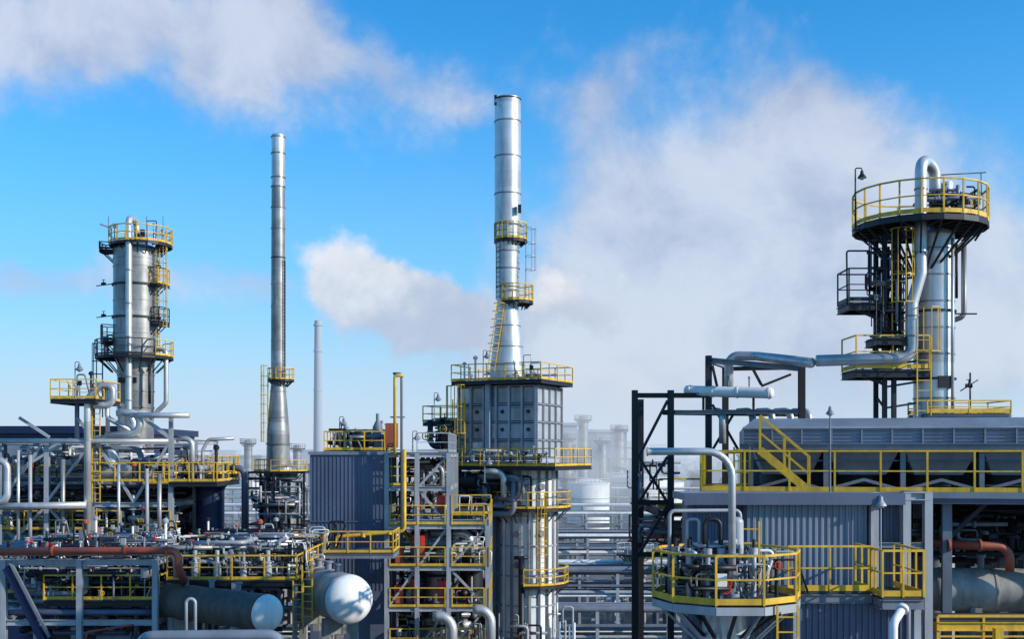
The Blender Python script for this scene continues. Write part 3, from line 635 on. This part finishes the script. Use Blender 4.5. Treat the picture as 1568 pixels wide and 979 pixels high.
b.cyl((X(1450),D,Z(345)),(X(1450),D,Z(292)),.16,STEEL,seg=16); b.cyl((X(1462),D+.1,Z(345)),(X(1462),D+.1,Z(288)),.14,ALU,seg=16); b.cyl((X(1449),D,Z(292)),(X(1449),D,Z(280)),.22,ALU,seg=16)
b.tube([(X(1437),D,Z(300)),(X(1437),D,Z(268)),(X(1510),D,Z(264))],.02,DARK); b.tube([(X(1503),D,Z(300)),(X(1502),D,Z(264))],.015,DARK)
for px in (1440,1470,1490): b.beam((X(px-4),D-.35,Z(372)),(X(px+20 if px<1480 else px+8),D-.5,Z(352)),.06,DARK)
b.tube([(X(1465),D-.3,Z(600)),(X(1492),D-.3,Z(583))],.02,DARK); b.valve((X(1478),D-.3,Z(592)),.1,DARK,DARK); b.tube([(X(1480),D-.3,Z(635)),(X(1480),D-.3,Z(572))],.03,DARK)
b.box(X(1425),X(1448),D-R-.06,D-R+.1,Z(596),Z(578),DARK)
b.build()
lamp('platform_lamp',X(1307),D-.2,Z(355),Z(262),DARK,.22)
# ================================================= black steel frame w/ pipes
D=42; s=D/F; Z=lambda py:Zp(py,D); X=lambda px:Xp(px,D)
b=B('pipe_support_frame')
xa,xb=X(972),X(1027)
for (x,y,t) in ((xa,D,598),(xb,D,598),(X(1000),D+4,612),(X(1085),D,545),(X(1134),D+3,560),(X(1217),D-1,562)):
    b.hb((x,y,0),(x,y,Zp(t,y)),.22,DARK)
for py in (606,770,850): b.hb((xa+.1,D,Z(py)),(xb-.1,D,Z(py)),.18,DARK)
b.hb((xb,D,Z(606)),(X(1085),D,Z(606)),.18,DARK); b.hb((xb,D,Z(632)),(X(1217),D-1,Z(632)),.16,STEEL)
for p,q in (((978,700),(1022,614)),((978,770),(1022,700)),((978,700),(1022,770)),((978,850),(1022,775))): b.beam((X(p[0]),D-.02,Z(p[1])),(X(q[0]),D-.02,Z(q[1])),.1,DARK)
b.hb((X(1085),D,Z(552)),(X(1217),D-1,Z(568)),.2,STEEL); b.hb((X(1085),D,Z(552)),(X(1134),D+3,Z(552)),.16,STEEL); b.hb((X(1134),D+3,Z(556)),(X(1217),D-1,Z(566)),.16,DARK)
for p,q in (((1090,560),(1080+20,605)),((1150,562),(1165,590)),((1210,574),(1165,592)),((1090,620),(1130,690)),((1125,630),(1090,690))): b.beam((X(p[0]),D-.1,Z(p[1])),(X(q[0]),D-.1,Z(q[1])),.09,DARK)
b.deck(X(1010),X(1080),D+.2,D+5,Z(780),rail='f',sup=DARK)
b.clutter(X(970),X(1090),D+.3,D+4,Z(840),Z(790),40,seed=80,mats=[DARK,ALUD,STEEL,ORED],rs=(.04,.07,.1))
b.clutter(X(975),X(1060),D+.3,D+4,Z(780),Z(700),14,seed=81,mats=[DARK,STEEL],rs=(.03,.05))
b.build()
b=B('overhead_pipeline')
b.tube([(X(1120),D+.5,Z(608)),(X(1120),D+.5,Z(543)),(X(1160),D+.2,Z(545)),(Xp(1242,37.15),37.15,Zp(556,37.15))],.17,ALU,bend=.35,seg=16)
for px in (1104,1150,1180,1208,1236): b.tube([(X(px-16),D+.5,Z(630)),(X(px),D-.3,Z(630)),(X(px),D-.3,Z(680))],.13,ALUD if px%4 else ALU,seg=12)
b.tube([(X(1015),D,Z(632)),(X(1240),D+.6,Z(634))],.1,DARK,seg=10)
b.build()
p0=Vector(Wp(1052,599,42.3)); p1=Vector(Wp(1180,609,41)); p1.z=p0.z-.15
bb=vessel('condensate_drum',p0,p1,.2,WHITE,WHITE,.6,False); 
for t in (.2,.8): q=p0.lerp(p1,t); bb.beam(q,(q.x,q.y,Z(630)),.08,DARK)
bb.build()

# ================================================= AIR COOLER
D=33; s=D/F; Z=lambda py:Zp(py,D); X=lambda px:Xp(px,D)
b=B('air_cooled_heat_exchanger',yaw=-math.radians(10.5),pivot=(X(1143),D+.5,0))
xl,xr=X(1143),X(1720)
b.box(xl,xr,D+.5,D+8,Z(682),Z(655),PANELL)
vs=[(xl,D+.5,Z(655)),(xr,D+.5,Z(655)),(xr,D+8,Z(655)),(xl,D+8,Z(655)),(xl+.35,D+1.1,Z(640)),(xr,D+1.1,Z(640)),(xr,D+7.4,Z(640)),(xl+.35,D+7.4,Z(640))]
b.add(vs,[(4,5,6,7),(0,1,5,4),(1,2,6,5),(2,3,7,6),(3,0,4,7)],PANELL)
for i in range(14): x=xl+i*(xr-xl)/13; b.beam((x,D+.47,Z(682)),(x,D+.47,Z(656)),.05,PANELL)
for i in range(1,5): b.beam((xl,D+.485,Z(655+i*5.4)),(xr,D+.485,Z(655+i*5.4)),.02,PANEL)
b.hb((xl-.1,D+.4,Z(684)),(xr,D+.4,Z(684)),.16,STEEL); b.beam((xl,D+.46,Z(655)),(xr,D+.46,Z(655)),.06,STEELL)
for i in range(6):
    x=xl+.3+i*2.15
    vs=[(x,D+.9,Z(686)),(x+2.05,D+.9,Z(686)),(x+2.05,D+6,Z(686)),(x,D+6,Z(686)),(x+.35,D+1.3,Z(728)),(x+1.7,D+1.3,Z(728)),(x+1.7,D+5,Z(728)),(x+.35,D+5,Z(728))]
    b.add(vs,[(0,1,2,3),(4,7,6,5),(0,4,5,1),(1,5,6,2),(2,6,7,3),(3,7,4,0)],STEELL)
    b.cyl((x+1,D+2.6,Z(728)),(x+1,D+2.6,Z(744)),.75,DARK,seg=24)
    b.hb((x-.07,D+.7,Z(752)),(x-.07,D+.7,Z(688)),.14,STEEL)
    b.beam((x,D+.7,Z(750)),(x+1,D+.7,Z(735)),.09,STEEL); b.beam((x+2,D+.7,Z(750)),(x+1,D+.7,Z(735)),.09,STEEL)
    b.beam((x+.06,D+.85,Z(706)),(x+2.0,D+.85,Z(706)),.05,PANEL)
b.box(xl,xr,D+6.6,D+6.7,Z(752),Z(688),PANEL)
b.deck(X(1080),xr,D-1.3,D+8,Z(752),rail='fl',sup=PANEL,h=1.15,r=.027,sp=1.2)
b.box(X(1080),xr,D-1.42,D-1.38,Z(759),Z(750),PANELL)
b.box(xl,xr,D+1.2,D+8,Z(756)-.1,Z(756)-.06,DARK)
b.stair((X(1240),D-.4,Z(752)),(X(1168),D-.4,Z(690)),(0,1,0),w=.6)
b.rail([(X(1084),D+.4,Z(752)),(X(1140),D+.4,Z(752))]); b.ladder(X(1141),D-.2,Z(752),Z(685),-math.pi/2,cage=False)
for px in (1086,1240,1430,1560,1690):
    for y in (D-.9,D+3.5,D+7.6): b.hb((X(px),y,0),(X(px),y,Z(757)),.25,STEEL if px>1100 else DARK)
for px in (1430,1560): b.beam((X(px),D-.9,Z(820)),(X(px+60),D-.9,Z(760)),.12,DARK)
b.clutter(X(1440),X(1620),D+.5,D+5,Z(870),Z(770),80,seed=90,mats=[DARK,DARK,DARK,STEEL],rs=(.05,.1,.15,.05))
b.box(X(1150),xr,D+7.7,D+7.9,0,Z(757),DARK)  # dark backing added in place of shade below the cooler deck
b.build()
Dl=30.6; lamp('platform_lamp',Xp(1271,Dl),Dl,Zp(757,Dl),Zp(622,Dl),STEEL,0.0,r=.03,sc=.8)
# ================================================= SHED
D=29.5; s=D/F; Z=lambda py:Zp(py,D); X=lambda px:Xp(px,D)
b=B('corrugated_shelter')
def corr(x0,x1,y,z0,z1,mat,p=.16,d=.035):
    n=int((x1-x0)/p); vs=[];fs=[]
    for i in range(n):
        x=x0+i*(x1-x0)/n; w=(x1-x0)/n
        for t,o in ((0,0),(.35,0),(.5,-d),(.85,-d)): vs+= [(x+t*w,y+o,z0),(x+t*w,y+o,z1)]
    vs+=[(x1,y,z0),(x1,y,z1)]
    for k in range(len(vs)//2-1): fs.append((2*k,2*k+2,2*k+3,2*k+1))
    b.add(vs,fs,mat)
corr(X(1148),X(1328),D,0,Z(770),PANELL); corr(X(1058),X(1144),D+.6,0,Z(770),PANEL)
b.box(X(1144),X(1148),D-.02,D+.62,0,Z(770),PANELL)
b.box(X(1062),X(1326),D+.65,D+2.0,0,Z(772),PANEL)
b.box(X(1050),X(1378),D-.25,D+2.4,Z(768),Z(757),PANELL)
b.box(X(1045),X(1380),D-.32,D-.27,Z(773),Z(755),PANEL)
for px in (1336,1385,1418): b.hb((X(px),D-.1,0),(X(px),D-.1,Z(754)),.2,STEELL); b.hb((X(px),D+2,0),(X(px),D+2,Z(754)),.2,STEEL)
b.hb((X(1380),D-.1,Z(760)),(X(1420),D-.1,Z(760)),.22,STEELL); b.hb((X(1418),D,Z(760)),(X(1418),D+2,Z(760)),.2,STEELL)
corr(X(1340),X(1381),D+.15,Z(925),Z(773),PANEL); corr(X(1388),X(1414),D+1.2,0,Z(773),PANEL)
b.hb((X(1336),D-.1,Z(835)),(X(1418),D-.1,Z(835)),.14,STEEL)
b.build()
lamp('shelter_lamp',X(1342),D-.35,Z(930),Z(758),STEELL,0.0,r=.025)
D=27; s=D/F; Z=lambda py:Zp(py,D); X=lambda px:Xp(px,D)
b=B('access_walkway')
b.deck(X(1215),X(1345),D+.5,D+1.9,Z(911),rail='f',sup=STEEL,r=.022,sp=1.0); b.deck(X(1347),X(1410),D-.2,D+1.9,Z(914),rail='lf',sup=STEEL,r=.024,sp=.5); b.rail([(X(1410),D-.2,Z(914)),(X(1410),D+1.9,Z(914))],r=.022,sp=.5)
b.box(X(1232),X(1405),D+.6,D+1.8,0,Z(924),PANEL)
for i in range(18): x=X(1236)+i*(X(1402)-X(1236))/17; b.box(x-.02,x+.02,D+.56,D+.62,0,Z(926),PANEL)
for px in (1222,1408): b.hb((X(px),D+.2,0),(X(px),D+.2,Z(920)),.16,STEELL)
b.build()
D=26.5; s=D/F; Z=lambda py:Zp(py,D); X=lambda px:Xp(px,D)
b=B('vertical_separator'); cx=X(1112)
R=34*s
b.lathe((cx,D+.2,0),(0,0,1),[(R,0),(R,Z(942)),(R*.9,Z(925)),(R*.5,Z(915))],ALU,32)
for i in range(10):
    an=i*math.pi/5+.3; b.beam((cx+R*math.cos(an),D+.2+R*math.sin(an),Z(975)),(cx+1.45*math.cos(an),D+1.45*math.sin(an),Z(920)),.07,DARK)
b.ringplat(cx,D,Z(915),.25,112*s,0,360,n=10,r=.024,sup=STEELL,deck=GRATE)
b.cyl((cx,D,Z(925)),(cx,D,Z(880)),.34,STEELL,seg=24); b.cyl((cx,D,Z(882)),(cx,D,Z(876)),.42,STEEL,seg=24)
for i in range(14):
    an=i*math.pi/7; b.cyl((cx+.38*math.cos(an),D+.38*math.sin(an),Z(888)),(cx+.38*math.cos(an),D+.38*math.sin(an),Z(872)),.018,DARK,seg=6)
b.clutter(cx-1.2,cx+.6,D-.8,D+.9,Z(910),Z(835),70,seed=100,mats=[STEEL,STEELL,DARK,ALUD,DARK],rs=(.02,.035,.05,.07),valves=.8)
b.gear(cx-1.3,cx+1.2,D-.8,D+1,Z(915),34,seed=101,sc=.75)
for px,dy in ((1035,.1),(1052,-.3),(1078,-.5),(1100,-.4),(1135,.2),(1150,-.3),(1062,.5)):
    b.cyl((X(px),D+dy,Z(912)),(X(px),D+dy,Z(850)),.06,STEELL,seg=12); b.valve((X(px),D+dy,Z(870)),.13,rnd.choice([STEEL,STEELL]),DARK,axis=(0,0,1),st=(0,-1,0))
    b.cyl((X(px),D+dy,Z(850)),(X(px),D+dy,Z(838)),.1,STEELL,seg=14); b.cyl((X(px),D+dy,Z(838)),(X(px),D+dy,Z(825)),.04,DARK,seg=10)
b.tube([(X(1028),D+.3,Z(912)),(X(1028),D+.3,Z(784)),(X(1120),D+.5,Z(784)),(X(1140),D+.5,Z(784)),(X(1140),D+.5,Z(912))],.045,STEELL,bend=.12)
b.tube([(X(1078),D,Z(900)),(X(1078),D,Z(796)),(X(1103),D,Z(796)),(X(1103),D,Z(900))],.05,DARK,bend=.15)
b.tube([(X(1050),D-.2,Z(900)),(X(1050),D-.2,Z(795)),(X(1068),D-.2,Z(795)),(X(1068),D-.2,Z(850))],.035,STEELL,bend=.08)
b.cyl((X(1128),D,Z(840)),(X(1128),D,Z(800)),.16,STEELL,seg=18); b.sheet((X(1128),D,Z(800)),(0,0,1),dome(.16,.12,0),STEELL,18)
b.ladder(X(1152),D+.3,Z(912),Z(800),-math.pi/2,cage=False,r=.02); b.ladder(X(1182),D-1.5,Z(1010),Z(915),-math.pi/2,r=.02,cage=False)
b.build()
b=B('gooseneck_vent'); y=D-.55
b.tube([(X(1114),y,Z(912)),(X(1114),y,Z(692)),(X(988),y,Z(692))],.085,ALU,bend=.58,seg=20)
b.cyl((X(988),y,Z(692)),(X(986),y,Z(692)),.105,ALU,seg=20); b.cyl((X(1114),y,Z(850)),(X(1114),y,Z(845)),.15,STEEL,seg=20); b.cyl((X(1114),y,Z(912)),(X(1114),y,Z(905)),.17,STEEL,seg=20)
b.build()
b=B('drain_pipe'); b.tube([(Xp(1368,24),24,0),(Xp(1368,24),24,Zp(955,24)),(Xp(1388,24),24.3,Zp(938,24))],.09,WHITE,seg=14); b.cyl((Xp(1388,24),24.3,Zp(938,24)),(Xp(1391,24),24.35,Zp(935,24)),.14,WHITE,seg=14)
b.build()
Dt=32; p0=Vector(Wp(1432,903,Dt)); p1=Vector((Xp(1700,Dt),Dt-.5,p0.z))
vessel('storage_drum',p0,p1,33*Dt/F,CREAM,CREAM,.5).build()
b=B('firewater_main'); Dr=31
b.tube([(Xp(1425,Dr),Dr+1,Zp(834,Dr)),(Xp(1500,Dr),Dr,Zp(836,Dr)),(Xp(1546,Dr),Dr,Zp(838,Dr)),(Xp(1546,Dr),Dr,Zp(876,Dr))],.12,ORED,bend=.35,seg=16)
for px in (1452,1500): b.cyl((Xp(px,Dr)-.03,Dr,Zp(836,Dr)),(Xp(px,Dr)+.03,Dr,Zp(836,Dr)),.17,ORED,seg=16)
b.build()
b=B('service_platform'); Ds=30; X=lambda px:Xp(px,Ds); Z=lambda py:Zp(py,Ds)
b.deck(X(1425),X(1700),Ds-.5,Ds+.8,Z(946),rail='',sup=YEL); b.rail([(X(1425),Ds-.5,Z(1004)),(X(1700),Ds-.5,Z(1004))]); b.box(X(1500),X(1512),Ds-1,Ds-.8,Z(990),Z(955),YEL)
for px in (1430,1560,1690): b.hb((X(px),Ds,0),(X(px),Ds,Z(950)),.15,STEEL)
b.clutter(X(1425),X(1640),Ds+1.8,Ds+3,Z(868),Z(800),40,seed=95,mats=[DARK,DARK,STEEL],rs=(.03,.06)); b.build()

# ================================================= BACKGROUND
for k,(Db,zt,n) in enumerate(((96,6.5,10),(112,8,12),(128,7,12),(146,9,14),(168,8,14),(195,9.5,16),(235,9,16),(280,11,16))):
    b=B('pipe_rack'); wd=5
    x0,x1=-Db*.55,Db*.55
    x=x0
    while x<x1:
        for y in (Db,Db+wd): b.beam((x,y,0),(x,y,zt+.1),.3,STEELL)
        for z in (zt,zt-2.2): b.beam((x,Db,z-.15),(x,Db+wd,z-.15),.25,STEELL)
        x+=6
    b.beam((x0,Db-.2,zt-1),(x1,Db-.2,zt-1),.2,STEEL)
    R_=random.Random(k)
    for z in (zt,zt-2.2):
        for i in range(n//2+2):
            rr=R_.choice((.1,.15,.22,.3)); y=Db+.3+i*(wd-.6)/(n//2+1)
            m=R_.choice([ALU,ALUD,STEELL,STEEL,DARK,WHITE])
            b.cyl((x0,y,z+rr),(x1,y,z+rr),rr,m,seg=8)
    b.build()
R_=random.Random(99)
b=B('small_process_units')
for i in range(90):
    Db=R_.uniform(100,230); x=R_.uniform(-.5,.5)*Db; z=R_.uniform(4,9)
    t=R_.random()
    if t<.35: 
        r=R_.uniform(.6,1.5); b.lathe((x,Db,0),(0,0,1),[(r,0),(r,z)]+dome(r,r*.4,z),R_.choice([ALU,CREAM,ALUD]),20)
        b.ringplat(x,Db,z-.3,r,r+.8,0,360,r=.04,railmat=STEELL)
    elif t<.6:
        w=R_.uniform(2,5); b.frame([x,x+w],[Db,Db+w],[z*.5,z],.22,STEEL); b.deck(x,x+w,Db,Db+w,z+.02,rail='frbl',r=.04,railmat=STEELL)
        b.clutter(x,x+w,Db,Db+w,0,z,14,seed=i,rs=(.1,.2))
    elif t<.75:
        w=R_.uniform(3,6); b.box(x,x+w,Db,Db+w,0,z*.6,R_.choice([FAR1,CONC,PANELL])); b.box(x-.2,x+w+.2,Db-.2,Db+w+.2,z*.6,z*.6+.3,CONC)
        for q in range(int(w/2)): b.box(x+.5+q*2,x+1.6+q*2,Db-.05,Db+.02,z*.25,z*.45,DARK)
    else: b.clutter(x,x+6,Db,Db+4,0,z,20,seed=i,rs=(.1,.15,.25))
for px,pt,Db,r in ((868,668,260,1.2),(893,640,300,1.3),(922,672,270,1.0),(948,655,310,1.4),(380,676,300,1.1),(455,684,280,1.0)):
    x=Xp(px,Db); z=Zp(pt,Db); b.lathe((x,Db,0),(0,0,1),[(r,0),(r,z)]+dome(r,r*.4,z),ALUD,18); b.ringplat(x,Db,z-.5,r,r+1,0,360,r=.06,railmat=STEELL); b.ringplat(x,Db,z*.6,r,r+1,0,360,r=.06,railmat=STEELL)
    b.frame([x+2,x+7],[Db,Db+5],[z*.3,z*.55,z*.8],.35,STEEL)
b.build()
for (px,pt,Db,r) in ((975,733,300,8.5),(1010,740,330,7),(560,733,420,10),(900,742,260,5),(365,735,380,9)):
    b=B('storage_tank'); x=Xp(px,Db); zt=max(6,Zp(pt,Db)); b.lathe((x,Db,0),(0,0,1),[(r,0),(r,zt),(r+.15,zt+.05),(r+.15,zt+.25),(r*.5,zt+1.1),(.01,zt+1.4)],WHITE,36)
    for i in range(3): b.lathe((x,Db,zt*(i+1)/4),(0,0,1),[(r,0),(r+.1,.02),(r+.1,.15),(r,.17)],STEELL,36)
    b.rail([(x+r*math.cos(t*.4),Db+r*math.sin(t*.4),zt+.2) for t in range(16)],r=.06,mat=STEELL); b.build()
def bldg(name,px0,px1,pt,Db,m,dp=25,rows=2):
    b=B(name); x0,x1=Xp(px0,Db),Xp(px1,Db); zt=Zp(pt,Db)
    b.box(x0,x1,Db,Db+dp,0,zt,m); b.box(x0-.5,x1+.5,Db-.5,Db+dp+.5,zt,zt+.8,FAR1)
    n=max(2,int((x1-x0)/4))
    for r in range(rows):
        for i in range(n):
            xx=x0+(x1-x0)*(i+.25)/n; b.box(xx,xx+(x1-x0)/n*.5,Db-.12,Db+.02,zt*(.35+.3*r),zt*(.35+.3*r)+zt*.15,PANEL)
    b.build()
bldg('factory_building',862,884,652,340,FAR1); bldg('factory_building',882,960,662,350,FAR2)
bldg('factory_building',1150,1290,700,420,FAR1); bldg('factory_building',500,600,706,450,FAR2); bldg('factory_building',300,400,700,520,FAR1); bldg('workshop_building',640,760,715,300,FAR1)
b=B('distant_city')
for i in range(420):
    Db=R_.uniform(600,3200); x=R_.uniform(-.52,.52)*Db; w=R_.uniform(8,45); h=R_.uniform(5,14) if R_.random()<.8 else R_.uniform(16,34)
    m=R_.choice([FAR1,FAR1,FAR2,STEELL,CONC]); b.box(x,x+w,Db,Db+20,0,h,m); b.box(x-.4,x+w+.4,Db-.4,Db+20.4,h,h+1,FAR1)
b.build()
b=B('tree_line')
for i in range(1500):
    Db=R_.uniform(380,2600); x=R_.uniform(-.53,.53)*Db; h=R_.uniform(5,10); w=h*.5
    vs=[];
    for k in range(9): 
        vs.append((x+R_.uniform(-w,w),Db+R_.uniform(-w,w),R_.uniform(.5,h)))
    vs+= [(x-.2,Db,0),(x+.2,Db,0)]
    fs=[(a_,(a_+3)%9,(a_+5)%9) for a_ in range(9)]+[(9,10,R_.randrange(9))]
    b.add(vs,fs,TREE)
b.build()
b=B('ground_haze'); b.box(-5500,5500,125,8500,0.05,52,haze_glow_mat('haze_glow',.0011,(.60,.71,.86))); b.build()  # self-glowing air box imitates sunlit haze over the distance
emp=bpy.data.objects.new('steam_plume',None); scene.collection.objects.link(emp)
SM=haze_glow_mat('steam_glow',.02,(.66,.73,.84))  # steam brightness is emission, in place of sunlight on vapour
for i,(px,py,Db,rx,rz) in enumerate(((905,710,180,8,6),(955,735,205,8,6),(880,620,215,9,9),(925,600,230,10,8),(975,650,240,9,10),(850,570,250,10,8),(1000,590,250,11,9))):
    b=B('steam_puff_%d'%(i+1)); c=Wp(px,py,Db); n=16
    b.sheet((c[0],c[1],c[2]-rz),(0,0,1),[(max(.01,rx*math.sin(math.pi*k/n)),rz-rz*math.cos(math.pi*k/n)) for k in range(n+1)],SM,28)
    o=b.build(); o.parent=emp

# ================================================= WORLD
w=bpy.data.worlds.new('World'); scene.world=w; w.use_nodes=True
try:
    w.cycles.sampling_method='MANUAL'; w.cycles.sample_map_resolution=512
except Exception: pass
nt=w.node_tree; N=nt.nodes; Lk=nt.links; N.clear()
out=N.new('ShaderNodeOutputWorld'); bg=N.new('ShaderNodeBackground'); Lk.new(bg.outputs[0],out.inputs[0])
SUN_AZ=112; SUN_EL=24
sky=N.new('ShaderNodeTexSky'); sky.sky_type='NISHITA'; sky.sun_disc=False; sky.sun_elevation=math.radians(SUN_EL); sky.sun_rotation=math.radians(SUN_AZ); sky.ozone_density=2.5; sky.air_density=1.0; sky.dust_density=0.3
def M(op,a,b=None,c=None,clamp=False):
    n=N.new('ShaderNodeMath'); n.operation=op; n.use_clamp=clamp
    for i,v in enumerate((a,b,c)):
        if v is None: continue
        if isinstance(v,(int,float)): n.inputs[i].default_value=v
        else: Lk.new(v,n.inputs[i])
    return n.outputs[0]
tc=N.new('ShaderNodeTexCoord'); sp=N.new('ShaderNodeSeparateXYZ'); Lk.new(tc.outputs['Generated'],sp.inputs[0])
az=M('MULTIPLY',M('ARCTAN2',sp.outputs[0],sp.outputs[1]),57.2958)
el=M('MULTIPLY',M('ARCTAN2',sp.outputs[2],M('SQRT',M('ADD',M('MULTIPLY',sp.outputs[0],sp.outputs[0]),M('MULTIPLY',sp.outputs[1],sp.outputs[1])))),57.2958)
def noise(scale,detail=6,rough=.55,off=0,dist=0):
    mp=N.new('ShaderNodeMapping'); mp.inputs['Location'].default_value=(off,off*1.7,off*.3); Lk.new(tc.outputs['Generated'],mp.inputs[0])
    n=N.new('ShaderNodeTexNoise'); n.inputs['Scale'].default_value=scale; n.inputs['Detail'].default_value=detail; n.inputs['Roughness'].default_value=rough; n.inputs['Distortion'].default_value=dist
    Lk.new(mp.outputs[0],n.inputs['Vector']); return n.outputs['Fac']
wA=M('SUBTRACT',noise(8,5,.6,3),.5); wE=M('SUBTRACT',noise(8,5,.6,11),.5)
def field(blobs,ka,ke):
    wa=M('MULTIPLY_ADD',wA,ka,az); we=M('MULTIPLY_ADD',wE,ke,el); acc=None
    for (px,py,rx,ry,st) in blobs:
        a0=math.degrees(math.atan((px-784)/F)); e0=math.degrees(math.atan((HOR-py)/F*math.cos(math.radians(a0))))
        ra=rx/F*57.3; re=ry/F*57.3
        da=M('MULTIPLY_ADD',wa,1/ra,-a0/ra); de=M('MULTIPLY_ADD',we,1/re,-e0/re)
        d2=M('ADD',M('MULTIPLY',da,da),M('MULTIPLY',de,de))
        gss=M('MULTIPLY',M('EXPONENT',M('MULTIPLY',d2,-.9)),st)
        acc=gss if acc is None else M('ADD',acc,gss)
    return acc
def sstep(v,a,b,t=1.0):
    n=N.new('ShaderNodeMapRange'); n.interpolation_type='SMOOTHSTEP'; n.inputs[1].default_value=a; n.inputs[2].default_value=b; n.inputs[3].default_value=0; n.inputs[4].default_value=t
    Lk.new(v,n.inputs[0]); return n.outputs[0]
n1=noise(9,7,.6,5,.3); n2=noise(26,6,.6,8); n3=noise(18,5,.5,21)
nn=M('ADD',M('MULTIPLY',M('SUBTRACT',n1,.5),1.5),M('MULTIPLY',M('SUBTRACT',n2,.5),.8))
f1=field([(10,50,130,75,1.0),(200,35,130,75,1.0),(425,65,85,100,1.2),(340,125,70,60,.6),(600,105,120,50,.8),(700,165,70,38,.6),
          (1225,190,110,100,.85),(1330,330,200,140,.85),(1090,430,260,140,.85),(930,130,80,80,.75),(970,290,130,130,.65),(1530,490,85,95,1.2),
          (60,425,120,38,.75),(330,425,150,38,.65),(850,540,260,90,.8),(1250,560,280,110,.7)],7,5.5)
m1=sstep(M('ADD',f1,M('MULTIPLY',nn,.85)),.15,1.1,.85)
f2=field([(520,410,62,48,1.2),(600,440,72,46,1.15),(665,465,62,50,1.05),(730,495,56,55,.85),(860,465,66,45,.65),(940,470,80,45,.55),(600,510,130,40,.45)],3,3)
nl=M('ADD',M('MULTIPLY',M('SUBTRACT',n3,.5),1.7),M('MULTIPLY',M('SUBTRACT',n2,.5),.9))
m2=sstep(M('ADD',f2,nl),.4,.95,.92)
haze=sstep(el,9,-1,.8)
hz2=sstep(el,22,2,.62)
def mixc(f,a,b):
    n=N.new('ShaderNodeMix'); n.data_type='RGBA'
    Lk.new(f,n.inputs[0])
    for k,v in ((6,a),(7,b)):
        if isinstance(v,tuple): n.inputs[k].default_value=(*v,1)
        else: Lk.new(v,n.inputs[k])
    return n.outputs[2]
S=10.0
tint=N.new('ShaderNodeVectorMath'); tint.operation='MULTIPLY'; Lk.new(sky.outputs[0],tint.inputs[0]); tint.inputs[1].default_value=(.36,1.55,2.25)
c=mixc(hz2,tint.outputs[0],(.31*S,.60*S,.90*S))
c=mixc(haze,c,(.64*S,.77*S,.90*S))
cc=mixc(sstep(M('ADD',n1,M('MULTIPLY',f1,.12)),.42,.78),(.44*S,.50*S,.66*S),(.70*S,.74*S,.84*S))  # cloud shade and lit tone painted as two colours
c=mixc(m1,c,cc)
cc2=mixc(sstep(M('ADD',M('MULTIPLY_ADD',el,.16,-1.15),M('MULTIPLY',nl,.9)),-.3,.6),(.46*S,.54*S,.70*S),(.86*S,.87*S,.90*S))  # plume's grey underside and bright top painted by elevation
c=mixc(m2,c,cc2)
Lk.new(c,bg.inputs[0]); bg.inputs[1].default_value=0.1
sd=bpy.data.lights.new('sun','SUN'); sd.energy=5.0; sd.angle=math.radians(.5); sd.color=(1,.93,.82)
so=bpy.data.objects.new('sun',sd); scene.collection.objects.link(so)
azr=math.radians(SUN_AZ); e=math.radians(SUN_EL)
v=Vector((math.sin(azr)*math.cos(e),math.cos(azr)*math.cos(e),math.sin(e)))
so.rotation_euler=v.to_track_quat('Z','Y').to_euler()
cd=bpy.data.cameras.new('camera'); cd.sensor_width=36; cd.lens=36*F/1568; cd.shift_y=(HOR-489.5)/1568; cd.clip_end=20000; cd.clip_start=.1
co=bpy.data.objects.new('camera',cd); scene.collection.objects.link(co); co.location=(0,0,H); co.rotation_euler=(math.radians(90),0,0); scene.camera=co
scene.view_settings.view_transform='Standard'; scene.view_settings.look='None'; scene.view_settings.exposure=0
